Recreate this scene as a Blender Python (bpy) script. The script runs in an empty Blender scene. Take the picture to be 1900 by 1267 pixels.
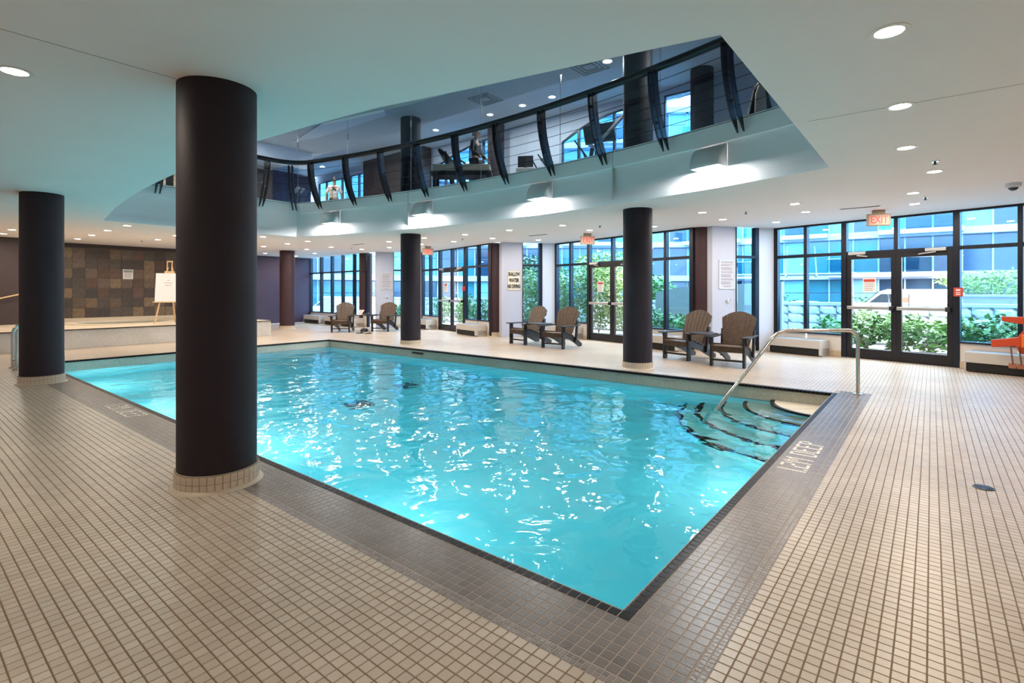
import bpy, bmesh, math, random
from mathutils import Vector, Matrix, noise as mnoise
from mathutils.geometry import tessellate_polygon
PI = math.pi
random.seed(7)
SC = bpy.context.scene
COL = SC.collection
# ------------------------------------------------------------------ camera
F, YH, YAW = 961.5, 539.7, math.radians(39.0)
CX, CY, CH = -2.069, -1.049, 1.40
CC, SS = math.cos(YAW), math.sin(YAW)
cam_d = bpy.data.cameras.new('camera')
cam_d.sensor_width = 36.0
cam_d.lens = 36.0 * F / 1900
cam_d.shift_y = -(633.5 - YH) / 1900
cam_d.clip_end = 300
cam = bpy.data.objects.new('camera', cam_d)
COL.objects.link(cam)
cam.location = (CX, CY, CH)
cam.rotation_euler = (PI / 2, 0, YAW - PI / 2)
SC.camera = cam
# ------------------------------------------------------------------ sky, exposure
SKY = 9.5
world = bpy.data.worlds.new('overcast_sky'); SC.world = world
world.use_nodes = True
bg = world.node_tree.nodes['Background']
bg.inputs[0].default_value = (0.78, 0.89, 1.0, 1)
bg.inputs[1].default_value = SKY
SC.view_settings.view_transform = 'Standard'
SC.view_settings.look = 'None'
SC.view_settings.gamma = 1.0
SC.view_settings.use_curve_mapping = False
SC.view_settings.exposure = 0.65
cy = SC.cycles
cy.use_denoising = True
cy.max_bounces = 9; cy.diffuse_bounces = 4; cy.glossy_bounces = 3
cy.transmission_bounces = 5; cy.transparent_max_bounces = 10
cy.use_adaptive_sampling = True; cy.adaptive_threshold = 0.06
cy.sample_clamp_indirect = 6.0
P_DOWN, P_SCONCE, P_POOL, P_UP = 13.4, 52.0, 31.0, 32.0
WARM = (1.0, 0.85, 0.69)

# ------------------------------------------------------------------ pixel -> place helpers
def at(px, py, z):
    Z = F * (z - CH) / (YH - py); X = (px - 950) * Z / F
    return (CX + Z * CC + X * SS, CY + Z * SS - X * CC)

def depth(x, y): return (x - CX) * CC + (y - CY) * SS

def proj(x, y, z):
    fw = depth(x, y)
    if fw < 0.05: return (-9999, -9999)
    return (950 + F * ((x - CX) * SS - (y - CY) * CC) / fw, YH - F * (z - CH) / fw)

# ------------------------------------------------------------------ materials
MATS = {}
def mat(name, col=(0.8, 0.8, 0.8), rough=0.5, metal=0.0, spec=0.5, emit=None, es=0.0, noise=0.0, nscale=8.0, bump=0.0, bscale=30.0, coat=0.0):
    if name in MATS: return MATS[name]
    m = bpy.data.materials.new(name); m.use_nodes = True
    nt = m.node_tree; b = nt.nodes['Principled BSDF']
    b.inputs['Base Color'].default_value = (*col, 1)
    b.inputs['Roughness'].default_value = rough
    b.inputs['Metallic'].default_value = metal
    b.inputs['Specular IOR Level'].default_value = spec
    b.inputs['Coat Weight'].default_value = coat
    if emit:
        b.inputs['Emission Color'].default_value = (*emit, 1)
        b.inputs['Emission Strength'].default_value = es
    if noise or bump:
        tc = nt.nodes.new('ShaderNodeTexCoord')
        if noise:
            n = nt.nodes.new('ShaderNodeTexNoise'); n.inputs['Scale'].default_value = nscale; n.inputs['Detail'].default_value = 4
            nt.links.new(tc.outputs['Object'], n.inputs['Vector'])
            r = nt.nodes.new('ShaderNodeMapRange')
            r.inputs['To Min'].default_value = 1 - noise; r.inputs['To Max'].default_value = 1 + noise
            r.inputs['From Min'].default_value = .25; r.inputs['From Max'].default_value = .75
            nt.links.new(n.outputs['Fac'], r.inputs['Value'])
            mx = nt.nodes.new('ShaderNodeVectorMath'); mx.operation = 'SCALE'
            mx.inputs[0].default_value = col
            nt.links.new(r.outputs[0], mx.inputs['Scale'])
            nt.links.new(mx.outputs[0], b.inputs['Base Color'])
        if bump:
            n2 = nt.nodes.new('ShaderNodeTexNoise'); n2.inputs['Scale'].default_value = bscale; n2.inputs['Detail'].default_value = 3
            nt.links.new(tc.outputs['Object'], n2.inputs['Vector'])
            bp = nt.nodes.new('ShaderNodeBump'); bp.inputs['Strength'].default_value = bump; bp.inputs['Distance'].default_value = .02
            nt.links.new(n2.outputs['Fac'], bp.inputs['Height'])
            nt.links.new(bp.outputs[0], b.inputs['Normal'])
    MATS[name] = m
    return m

def glass(name, tint, refl=1.0, rough=0.0):
    m = bpy.data.materials.new(name); m.use_nodes = True; nt = m.node_tree
    nt.nodes.remove(nt.nodes['Principled BSDF'])
    out = nt.nodes['Material Output']
    tr = nt.nodes.new('ShaderNodeBsdfTransparent'); tr.inputs[0].default_value = (*tint, 1)
    gl = nt.nodes.new('ShaderNodeBsdfGlossy'); gl.inputs['Roughness'].default_value = rough
    fr = nt.nodes.new('ShaderNodeFresnel'); fr.inputs['IOR'].default_value = 1.5
    geo = nt.nodes.new('ShaderNodeNewGeometry')
    # a thin pane mirrors the same from both sides
    ix = nt.nodes.new('ShaderNodeMapRange'); ix.inputs['To Min'].default_value = 1.5; ix.inputs['To Max'].default_value = 1 / 1.5
    nt.links.new(geo.outputs['Backfacing'], ix.inputs['Value']); nt.links.new(ix.outputs[0], fr.inputs['IOR'])
    mu = nt.nodes.new('ShaderNodeMath'); mu.operation = 'MULTIPLY'; mu.inputs[1].default_value = refl
    mx = nt.nodes.new('ShaderNodeMixShader')
    nt.links.new(fr.outputs[0], mu.inputs[0]); nt.links.new(mu.outputs[0], mx.inputs[0])
    nt.links.new(tr.outputs[0], mx.inputs[1]); nt.links.new(gl.outputs[0], mx.inputs[2])
    nt.links.new(mx.outputs[0], out.inputs['Surface'])
    MATS[name] = m
    return m

def nodes_of(name):
    m = bpy.data.materials.new(name); m.use_nodes = True; MATS[name] = m
    return m, m.node_tree, m.node_tree.nodes['Principled BSDF']

TP = 0.0515      # tile pitch of the deck mosaic
GR = 0.0042      # grout width
BAND = 0.42      # width of the grey border with its black lip

def tile_material(name, c1, c2, grout, ox, oy, pitch, gr, rough=0.3, axes='XY', cloud=0.10, bumpy=0.0):
    """colour per cell from a white noise on the cell index, grout from the cell fraction"""
    m, nt, b = nodes_of(name)
    L = nt.links; N = nt.nodes.new
    geo = N('ShaderNodeNewGeometry')
    sep = N('ShaderNodeSeparateXYZ'); L.new(geo.outputs['Position'], sep.inputs[0])
    cells = []; fracs = []
    for a, o in zip(axes, (ox, oy)):
        s = N('ShaderNodeMath'); s.operation = 'SUBTRACT'; s.inputs[1].default_value = o
        L.new(sep.outputs[a], s.inputs[0])
        d = N('ShaderNodeMath'); d.operation = 'DIVIDE'; d.inputs[1].default_value = pitch; L.new(s.outputs[0], d.inputs[0])
        fl = N('ShaderNodeMath'); fl.operation = 'FLOOR'; L.new(d.outputs[0], fl.inputs[0])
        fr = N('ShaderNodeMath'); fr.operation = 'FRACT'; L.new(d.outputs[0], fr.inputs[0])
        cells.append(fl); fracs.append(fr)
    cb = N('ShaderNodeCombineXYZ'); L.new(cells[0].outputs[0], cb.inputs[0]); L.new(cells[1].outputs[0], cb.inputs[1])
    wn = N('ShaderNodeTexWhiteNoise'); wn.noise_dimensions = '3D'; L.new(cb.outputs[0], wn.inputs['Vector'])
    mx = N('ShaderNodeMix'); mx.data_type = 'RGBA'
    mx.inputs['A'].default_value = (*c1, 1); mx.inputs['B'].default_value = (*c2, 1)
    L.new(wn.outputs['Value'], mx.inputs['Factor'])
    # worn, cloudy tone over the field
    ns = N('ShaderNodeTexNoise'); ns.inputs['Scale'].default_value = 1.1; ns.inputs['Detail'].default_value = 5
    L.new(geo.outputs['Position'], ns.inputs['Vector'])
    mr = N('ShaderNodeMapRange'); mr.inputs['From Min'].default_value = .3; mr.inputs['From Max'].default_value = .7
    mr.inputs['To Min'].default_value = 1 - cloud; mr.inputs['To Max'].default_value = 1 + cloud
    L.new(ns.outputs['Fac'], mr.inputs['Value'])
    sc = N('ShaderNodeVectorMath'); sc.operation = 'SCALE'; L.new(mx.outputs['Result'], sc.inputs[0]); L.new(mr.outputs[0], sc.inputs['Scale'])
    # grout mask: 1 on grout
    g = gr / pitch
    ms = []
    for fr in fracs:
        lt = N('ShaderNodeMath'); lt.operation = 'LESS_THAN'; lt.inputs[1].default_value = g; L.new(fr.outputs[0], lt.inputs[0]); ms.append(lt)
    mxm = N('ShaderNodeMath'); mxm.operation = 'MAXIMUM'; L.new(ms[0].outputs[0], mxm.inputs[0]); L.new(ms[1].outputs[0], mxm.inputs[1])
    # grout is cleaner in patches
    gm = N('ShaderNodeMix'); gm.data_type = 'RGBA'; gm.inputs['A'].default_value = (*grout, 1); gm.inputs['B'].default_value = (*[min(1, x * 1.9) for x in grout], 1)
    L.new(ns.outputs['Fac'], gm.inputs['Factor'])
    fin = N('ShaderNodeMix'); fin.data_type = 'RGBA'
    L.new(mxm.outputs[0], fin.inputs['Factor']); L.new(sc.outputs[0], fin.inputs['A']); L.new(gm.outputs['Result'], fin.inputs['B'])
    L.new(fin.outputs['Result'], b.inputs['Base Color'])
    rr = N('ShaderNodeMapRange'); rr.inputs['To Min'].default_value = rough; rr.inputs['To Max'].default_value = .85
    L.new(mxm.outputs[0], rr.inputs['Value']); L.new(rr.outputs[0], b.inputs['Roughness'])
    if bumpy:
        n2 = N('ShaderNodeTexNoise'); n2.inputs['Scale'].default_value = 90; n2.inputs['Detail'].default_value = 2
        L.new(geo.outputs['Position'], n2.inputs['Vector'])
        bp = N('ShaderNodeBump'); bp.inputs['Strength'].default_value = bumpy; bp.inputs['Distance'].default_value = .004
        L.new(n2.outputs['Fac'], bp.inputs['Height']); L.new(bp.outputs[0], b.inputs['Normal'])
    return m

# deck grid phases: cell borders lie on the outer edge of the grey border
OX, OY = -BAND, -BAND
BE1, BE2, BEG = (0.46, 0.38, 0.298), (0.53, 0.447, 0.365), (0.13, 0.085, 0.05)
M_TILE = tile_material('beige_mosaic', BE1, BE2, BEG, OX, OY, TP, GR, rough=.33, bumpy=.15)
M_BAND = tile_material('grey_mosaic', (.125, .101, .090), (.172, .142, .128), (.36, .30, .255), -.366, -.366, TP, GR, rough=.30, cloud=.14, bumpy=.2)
MATS['grey_mosaic'].node_tree.nodes['Principled BSDF'].inputs['Specular IOR Level'].default_value = .36
M_BANDG = mat('border_grout', (.36, .30, .255), .85)
M_MINI = tile_material('small_grey_mosaic', (.14, .12, .112), (.24, .21, .20), (.36, .31, .27), OX, OY, TP / 2, .003, rough=.3, bumpy=.3)
M_GROUT = mat('deck_grout', BEG, .9)
M_BLACK = mat('black_glazed_tile', (.007, .006, .008), .4, spec=.10, noise=.5, nscale=40)
M_LETTER = mat('cream_letter_tile', (.74, .67, .58), .35)
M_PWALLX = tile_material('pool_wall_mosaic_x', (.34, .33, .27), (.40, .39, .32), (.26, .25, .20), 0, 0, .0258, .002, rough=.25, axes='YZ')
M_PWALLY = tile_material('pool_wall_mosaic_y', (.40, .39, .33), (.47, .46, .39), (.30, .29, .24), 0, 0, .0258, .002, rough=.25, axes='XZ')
M_PLATF = tile_material('platform_mosaic_front', (.55, .50, .45), (.60, .56, .50), (.42, .37, .32), 0, 0, TP, .004, rough=.3, axes='XZ')
M_PLATS = tile_material('platform_mosaic_side', (.55, .50, .45), (.60, .56, .50), (.42, .37, .32), 0, 0, TP, .004, rough=.3, axes='YZ')
M_CEIL = mat('ceiling_paint', (.87, .815, .80), .85, noise=.015, nscale=1.5)
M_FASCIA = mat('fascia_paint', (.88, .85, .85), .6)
M_WHITE = mat('white_paint', (.66, .70, .79), .6)
M_PIER = mat('lilac_grey_paint', (.46, .475, .57), .55)
M_COLUMN = mat('aubergine_paint', (.020, .013, .0185), .6, spec=.28, noise=.12, nscale=3, bump=.06, bscale=60)
M_COLUMNW = mat('plum_paint', (.045, .022, .028), .55, spec=.3, noise=.12, nscale=3, bump=.05, bscale=60)
M_PLUM = mat('plum_wall_paint', (.060, .036, .066), .6, noise=.05, nscale=2)
M_DARKWALL = mat('dark_brown_wall_paint', (.042, .026, .026), .6)
M_FRAME = mat('dark_bronze_aluminium', (.022, .021, .026), .35, metal=.4)
M_WINFRAME = mat('blue_black_aluminium', (.016, .020, .032), .32, metal=.4)
M_STEEL = mat('stainless_steel', (.62, .60, .57), .18, metal=1.0)
M_CHROME = mat('chrome', (.75, .75, .76), .1, metal=1.0)
M_ALU = mat('brushed_aluminium', (.62, .60, .60), .35, metal=.85)
M_DKSTEEL = mat('dark_painted_steel', (.018, .020, .028), .32, metal=.3)
M_SEATWOOD = mat('brown_wood_grain_plastic', (.068, .039, .023), .5, noise=.35, nscale=14)
M_BLKPLAST = mat('black_plastic', (.016, .016, .020), .42)
M_CONV = mat('beige_enamel', (.50, .47, .44), .35)
M_GRILLE = mat('black_grille', (.004, .004, .004), .6)
M_RED = mat('exit_letter_red', (.75, .03, .03), .4, emit=(1, .05, .06), es=.5)
M_EXIT = mat('exit_housing', (.36, .27, .19), .45)
M_PAPER = mat('white_paper', (.78, .74, .74), .6)
M_CREAMSIGN = mat('cream_sign', (.70, .62, .50), .5)
M_INK = mat('black_print', (.012, .011, .012), .6)
M_GREYINK = mat('grey_print', (.22, .20, .20), .6)
M_REDINK = mat('red_print', (.55, .06, .04), .6)
M_PINE = mat('pine_wood', (.62, .42, .22), .5, noise=.12, nscale=20)
M_ORANGE = mat('orange_plastic', (.52, .055, .012), .4)
M_ORANGE2 = mat('light_orange_plastic', (.75, .17, .015), .4)
M_LENS = mat('lamp_lens', (1, .95, .88), .4, emit=(1.0, .90, .76), es=26)
M_LENSUP = mat('gym_lamp_lens', (1, .95, .88), .4, emit=(1.0, .92, .80), es=16)
M_SCONLENS = mat('sconce_lens', (1, 1, 1), .4, emit=(.93, .97, 1.0), es=18)
M_TRIMRING = mat('lamp_trim_ring', (.72, .68, .62), .3)
M_LEAF = mat('leaf_green', (.13, .29, .07), .45, noise=.55, nscale=5)
M_LEAF2 = mat('leaf_pale_green', (.33, .44, .15), .45, noise=.4, nscale=5)
M_LEAF3 = mat('leaf_dark_green', (.05, .12, .05), .45, noise=.5, nscale=5)
M_BARK = mat('pale_bark', (.42, .37, .32), .8)
M_CONC = mat('concrete', (.50, .49, .48), .8, noise=.08, nscale=3)
M_STONE = mat('white_rock_face', (.90, .91, .94), .8, noise=.15, nscale=9, bump=.3, bscale=18)
M_ASPH = mat('asphalt', (.20, .20, .21), .9, noise=.1, nscale=6)
M_CARWHITE = mat('white_car_paint', (.80, .80, .80), .2, coat=.5)
M_CARSILV = mat('silver_car_paint', (.55, .60, .66), .22, metal=.3, coat=.5)
M_CARGLASS = mat('dark_car_glass', (.02, .03, .04), .08)
M_RUBBER = mat('tyre_rubber', (.012, .012, .012), .7)
M_TEAL = mat('teal_facade_glass', (.035, .19, .24), .12, spec=.8, noise=.25, nscale=.35)
M_TEALD = mat('dark_blue_facade_glass', (.018, .05, .10), .1, spec=.8, noise=.3, nscale=.5)
M_CYAN = mat('pale_cyan_blind', (.20, .48, .55), .3, noise=.2, nscale=.5)
M_SLAB = mat('pale_slab_edge', (.50, .53, .66), .7)
M_MULL = mat('pale_mullion', (.42, .50, .58), .5)
G_WIN = glass('tinted_window_glass', (.55, .77, .91), 1.1)
G_DOOR = glass('clear_door_glass', (.93, .96, .97), 1.0)
G_UP = glass('gallery_glass', (.76, .87, .95), 1.0)
M_SKIN = mat('skin', (.45, .26, .18), .5)
M_HAIR = mat('dark_hair', (.02, .016, .014), .6)
M_HAIRG = mat('grey_hair', (.20, .18, .17), .6)
M_JACKET = mat('black_jacket', (.012, .012, .016), .7)
M_TEE = mat('pale_tee_cloth', (.62, .52, .50), .8)
M_TAN = mat('tan_cloth', (.42, .32, .20), .8)
M_TROUSER = mat('dark_trousers', (.02, .022, .03), .8)

def plaster():
    m, nt, b = nodes_of('pool_plaster'); L = nt.links; N = nt.nodes.new
    geo = N('ShaderNodeNewGeometry')
    n = N('ShaderNodeTexNoise'); n.inputs['Scale'].default_value = .9; n.inputs['Detail'].default_value = 6
    L.new(geo.outputs['Position'], n.inputs['Vector'])
    r = N('ShaderNodeValToRGB'); r.color_ramp.elements[0].position = .3; r.color_ramp.elements[1].position = .72
    r.color_ramp.elements[0].color = (.46, .80, .84, 1); r.color_ramp.elements[1].color = (.62, .92, .94, 1)
    L.new(n.outputs['Fac'], r.inputs[0]); L.new(r.outputs[0], b.inputs['Base Color'])
    b.inputs['Roughness'].default_value = .7
    return m
M_PLASTER = plaster()
M_STEP = mat('step_plaster', (.84, .88, .78), .7, noise=.15, nscale=2)
M_STEPTOP = mat('step_top_plaster', (.48, .42, .33), .7, noise=.06, nscale=3)

def water_material():
    m = bpy.data.materials.new('pool_water'); m.use_nodes = True; nt = m.node_tree; L = nt.links; N = nt.nodes.new
    nt.nodes.remove(nt.nodes['Principled BSDF']); out = nt.nodes['Material Output']
    geo = N('ShaderNodeNewGeometry')
    n1 = N('ShaderNodeTexNoise'); n1.inputs['Scale'].default_value = 1.7; n1.inputs['Detail'].default_value = 2.0; n1.inputs['Distortion'].default_value = .5
    n2 = N('ShaderNodeTexNoise'); n2.inputs['Scale'].default_value = 6.5; n2.inputs['Detail'].default_value = 2
    L.new(geo.outputs['Position'], n1.inputs['Vector']); L.new(geo.outputs['Position'], n2.inputs['Vector'])
    ad = N('ShaderNodeMath'); ad.operation = 'MULTIPLY_ADD'; ad.inputs[1].default_value = .13
    L.new(n2.outputs['Fac'], ad.inputs[0]); L.new(n1.outputs['Fac'], ad.inputs[2])
    bp = N('ShaderNodeBump'); bp.inputs['Strength'].default_value = 1.0; bp.inputs['Distance'].default_value = .044
    L.new(ad.outputs[0], bp.inputs['Height'])
    rf = N('ShaderNodeBsdfRefraction'); rf.inputs['IOR'].default_value = 1.33; rf.inputs['Roughness'].default_value = 0
    rf.inputs['Color'].default_value = (.97, 1, 1, 1)
    gl = N('ShaderNodeBsdfGlossy'); gl.inputs['Roughness'].default_value = .02
    fr = N('ShaderNodeFresnel'); fr.inputs['IOR'].default_value = 1.33
    for x in (rf, gl, fr): L.new(bp.outputs[0], x.inputs['Normal'])
    mx = N('ShaderNodeMixShader'); L.new(fr.outputs[0], mx.inputs[0]); L.new(rf.outputs[0], mx.inputs[1]); L.new(gl.outputs[0], mx.inputs[2])
    va = N('ShaderNodeVolumeAbsorption'); va.inputs['Color'].default_value = (.60, .953, .988, 1); va.inputs['Density'].default_value = 1.0
    L.new(va.outputs[0], out.inputs['Volume'])
    L.new(mx.outputs[0], out.inputs['Surface'])
    MATS['pool_water'] = m
    return m
M_WATER = water_material()

def slate_mats():
    cols = [(.085, .068, .052), (.060, .048, .042), (.11, .088, .062), (.045, .042, .042), (.15, .115, .075), (.095, .058, .038),
            (.072, .064, .056), (.13, .105, .09), (.055, .047, .04), (.20, .16, .10), (.08, .07, .06), (.12, .075, .06)]
    return [mat('slate_tone_%d' % i, (c[0] * .86, c[1] * .72, c[2] * .62), .5, noise=.4, nscale=9, bump=.35, bscale=14) for i, c in enumerate(cols)]
M_SLATE = slate_mats()

# ------------------------------------------------------------------ mesh helpers
class MB:
    def __init__(s): s.v = []; s.f = []
    def add(s, vs, fs):
        o = len(s.v); s.v += [tuple(v) for v in vs]; s.f += [tuple(i + o for i in f) for f in fs]; return s
    def box(s, x0, y0, z0, x1, y1, z1):
        return s.add([(x0, y0, z0), (x1, y0, z0), (x1, y1, z0), (x0, y1, z0), (x0, y0, z1), (x1, y0, z1), (x1, y1, z1), (x0, y1, z1)],
                     [(3, 2, 1, 0), (4, 5, 6, 7), (0, 1, 5, 4), (1, 2, 6, 5), (2, 3, 7, 6), (3, 0, 4, 7)])
    def mbox(s, m, sx, sy, sz):
        vs = [m @ Vector((x * sx / 2, y * sy / 2, z * sz / 2)) for z in (-1, 1) for x, y in ((-1, -1), (1, -1), (1, 1), (-1, 1))]
        return s.add(vs, [(3, 2, 1, 0), (4, 5, 6, 7), (0, 1, 5, 4), (1, 2, 6, 5), (2, 3, 7, 6), (3, 0, 4, 7)])
    def bar(s, a, b, w, t, up=(0, 0, 1)):
        a = Vector(a); b = Vector(b); d = b - a; ln = d.length; d.normalize()
        u = Vector(up)
        if abs(d.dot(u)) > .98: u = Vector((1, 0, 0))
        sx = d.cross(u).normalized(); uz = sx.cross(d).normalized()
        m = Matrix(((d.x, sx.x, uz.x), (d.y, sx.y, uz.y), (d.z, sx.z, uz.z))).to_4x4(); m.translation = (a + b) / 2
        return s.mbox(m, ln, w, t)
    def prism(s, pts, z0, z1):
        n = len(pts)
        vs = [(x, y, z0) for x, y in pts] + [(x, y, z1) for x, y in pts]
        fs = [tuple(range(n - 1, -1, -1)), tuple(range(n, 2 * n))] + [(i, (i + 1) % n, n + (i + 1) % n, n + i) for i in range(n)]
        return s.add(vs, fs)
    def slab(s, pts3, d):      # polygon of 3d points pushed along d
        n = len(pts3); d = Vector(d)
        vs = [Vector(p) for p in pts3] + [Vector(p) + d for p in pts3]
        fs = [tuple(range(n - 1, -1, -1)), tuple(range(n, 2 * n))] + [(i, (i + 1) % n, n + (i + 1) % n, n + i) for i in range(n)]
        return s.add(vs, fs)
    def tube(s, path, r, n=8, cap=True):
        P = [Vector(p) for p in path]; rs = r if isinstance(r, (list, tuple)) else [r] * len(P)
        prev = None; vs = []; fs = []
        for i, p in enumerate(P):
            d = (P[min(i + 1, len(P) - 1)] - P[max(i - 1, 0)]).normalized()
            if prev is None:
                u = Vector((0, 0, 1)) if abs(d.z) < .9 else Vector((1, 0, 0))
                a = d.cross(u).normalized()
            else:
                a = (prev - d * prev.dot(d)).normalized()
            prev = a; b = d.cross(a)
            vs += [p + (a * math.cos(2 * PI * k / n) + b * math.sin(2 * PI * k / n)) * rs[i] for k in range(n)]
        for i in range(len(P) - 1):
            for k in range(n):
                fs.append((i * n + k, i * n + (k + 1) % n, (i + 1) * n + (k + 1) % n, (i + 1) * n + k))
        if cap: fs += [tuple(range(n - 1, -1, -1)), tuple((len(P) - 1) * n + k for k in range(n))]
        return s.add(vs, fs)
    def lathe(s, prof, c=(0, 0, 0), n=32, cap=True):
        vs = []; fs = []; m = len(prof)
        for r, z in prof:
            vs += [(c[0] + r * math.cos(2 * PI * k / n), c[1] + r * math.sin(2 * PI * k / n), c[2] + z) for k in range(n)]
        for i in range(m - 1):
            for k in range(n): fs.append((i * n + k, i * n + (k + 1) % n, (i + 1) * n + (k + 1) % n, (i + 1) * n + k))
        if cap: fs += [tuple(range(n - 1, -1, -1)), tuple((m - 1) * n + k for k in range(n))]
        return s.add(vs, fs)
    def mesh(s, name, m, smooth=False, recalc=True):
        me = bpy.data.meshes.new(name); me.from_pydata(s.v, [], s.f)
        if recalc:
            bm = bmesh.new(); bm.from_mesh(me); bmesh.ops.recalc_face_normals(bm, faces=bm.faces); bm.to_mesh(me); bm.free()
        if m: me.materials.append(m)
        if smooth:
            for p in me.polygons: p.use_smooth = True
            me.set_sharp_from_angle(angle=math.radians(40))
        return me
    def build(s, name, m, parent=None, smooth=False, bevel=0.0, recalc=True):
        return obj(name, s.mesh(name, m, smooth, recalc), parent, bevel)

def obj(name, me, parent=None, bevel=0.0):
    o = bpy.data.objects.new(name, me); COL.objects.link(o)
    if parent is not None: o.parent = parent
    if bevel:
        b = o.modifiers.new('bevel', 'BEVEL'); b.width = bevel; b.segments = 2; b.limit_method = 'ANGLE'
    return o

def tag(o, label=None, cat=None, group=None, kind=None):
    if label: o['label'] = label
    if cat: o['category'] = cat
    if group: o['group'] = group
    if kind: o['kind'] = kind
    return o

def empty(name, loc=(0, 0, 0), rz=0.0, label=None, cat=None, group=None, kind=None):
    o = bpy.data.objects.new(name, None); COL.objects.link(o)
    o.location = loc; o.rotation_euler = (0, 0, rz); o.empty_display_size = .1
    return tag(o, label, cat, group, kind)

def struct(o, label=None): return tag(o, label=label, kind='structure')

def copy_tree(o, parent=None):
    c = o.copy(); COL.objects.link(c); c.parent = parent
    for ch in list(o.children): copy_tree(ch, c)
    return c

def area_light(name, loc, size, power, col, parent=None, rot=(0, 0, 0), spread=PI, shape='DISK'):
    l = bpy.data.lights.new(name, 'AREA'); l.shape = shape; l.size = size; l.energy = power; l.color = col; l.spread = spread
    o = bpy.data.objects.new(name, l); COL.objects.link(o); o.location = loc; o.rotation_euler = rot
    if parent is not None: o.parent = parent
    return o

def text_obj(name, body, size, m, parent, loc, rot, align='CENTER', extrude=.002, xscale=1.0, bold=0.0):
    c = bpy.data.curves.new(name, 'FONT'); c.body = body; c.size = size; c.align_x = align; c.align_y = 'CENTER'
    c.extrude = extrude; c.resolution_u = 2; c.offset = bold
    tmp = bpy.data.objects.new(name, c); COL.objects.link(tmp)
    bpy.context.view_layer.update()
    me = bpy.data.meshes.new_from_object(tmp.evaluated_get(bpy.context.evaluated_depsgraph_get()))
    bpy.data.objects.remove(tmp); bpy.data.curves.remove(c)
    me.materials.clear(); me.materials.append(m)
    o = bpy.data.objects.new(name, me); COL.objects.link(o)
    o.location = loc; o.rotation_euler = rot; o.scale = (xscale, 1, 1)
    if parent is not None: o.parent = parent
    return o

def fill_holes(name, outer, holes, z, m, down=False):
    polys = [[Vector((x, y, 0)) for x, y in outer]] + [[Vector((x, y, 0)) for x, y in h] for h in holes]
    tris = tessellate_polygon(polys)
    vs = [(p.x, p.y, z) for pl in polys for p in pl]
    me = bpy.data.meshes.new(name); me.from_pydata(vs, [], [tuple(t) for t in tris])
    bm = bmesh.new(); bm.from_mesh(me)
    for f in bm.faces:
        f.normal_update()
        if (f.normal.z > 0) == down: f.normal_flip()
    bm.to_mesh(me); bm.free(); me.materials.append(m)
    return me

# ================================================================== THE PLACE
LX, LY = 6.18, 12.38          # pool
WL = -0.20                    # water level
PD = -1.40                    # pool floor
H = 2.88                      # soffit over the deck
FZ = 3.80                     # gallery floor
UZ, GZ = 5.90, 6.60           # ceiling over the void, ceiling of the gym
BAYS = [('4', 3.10), ('3', 9.35), ('2', 15.60)]

def bay_pts(y0):
    return dict(p1=(10.02, y0 - .28), p2=(10.52, y0 - .60), p3=(11.05, y0 - .95), p4=(11.40, y0 - 1.25), p5=(9.98, y0 - 6.10))
facade = []                   # from the right wall towards the far end
facade += [(9.98, -8.0)]
for _, y0 in BAYS:
    b = bay_pts(y0)
    facade += [b['p5'], b['p4'], b['p3'], b['p2'], b['p1']]
YP = 20.9                     # plum end wall
facade += [(10.02, 15.75), (10.5, YP)]
YS = 19.6                     # slate wall

# ---- deck
outer = [(-6, -8)] + facade + [(-6, YP)]
hole = [(-BAND, -BAND), (6.48, -BAND), (6.48, 0.0), (LX + .11, 0.0), (LX + .11, LY + .11), (-BAND, LY + .11)]
floor = struct(obj('floor', fill_holes('floor', outer, [hole], -.003, M_TILE)), 'beige mosaic tile pool deck')
poolrect = [(0, 0), (LX, 0), (LX, LY), (0, LY)]
struct(obj('floor_slab', fill_holes('floor_slab', outer, [poolrect], -.02, M_CONC)), 'concrete slab under the deck tiles')
border = struct(obj('trim_1', fill_holes('trim_1', hole, [poolrect], -.0009, M_BANDG)), 'grey mosaic border around the pool')

def tile_mesh(name, sx, sy, m, h=.003):
    q = MB(); a, b = sx / 2, sy / 2; c = .0012
    q.add([(-a, -b, -h), (a, -b, -h), (a, b, -h), (-a, b, -h), (-a + c, -b + c, 0), (a - c, -b + c, 0), (a - c, b - c, 0), (-a + c, b - c, 0)],
          [(4, 5, 6, 7), (0, 1, 5, 4), (1, 2, 6, 5), (2, 3, 7, 6), (3, 0, 4, 7)])
    return q.mesh(name, m, recalc=False)

def lay(cells, sx, sy, m, parent, name, field, n_single, dmax):
    """cells = tile centres; the largest in view become single tiles, the rest one field"""
    vis = []
    for (x, y) in cells:
        d = depth(x, y)
        if d < .6 or d > dmax: continue
        p = proj(x, y, 0)
        if -45 < p[0] < 1945 and p[1] < 1300:
            vis.append((d if p[1] < 1262 and 5 < p[0] < 1895 else d + 30, x, y))
    vis.sort()
    tm = tile_mesh(name, sx, sy, m)
    for d, x, y in vis[:n_single]:
        o = obj(name, tm, parent); o.location = (x, y, 0)
    if len(vis) > n_single:
        q = MB(); a, b = sx / 2, sy / 2; c = .0012; h = .003
        for d, x, y in vis[n_single:]:
            q.add([(x - a, y - b, -h), (x + a, y - b, -h), (x + a, y + b, -h), (x - a, y + b, -h), (x - a + c, y - b + c, 0), (x + a - c, y - b + c, 0), (x + a - c, y + b - c, 0), (x - a + c, y + b - c, 0)],
                  [(4, 5, 6, 7), (0, 1, 5, 4), (1, 2, 6, 5), (2, 3, 7, 6), (3, 0, 4, 7)])
        tag(q.build(field, m, parent, recalc=False), kind='stuff')

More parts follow.
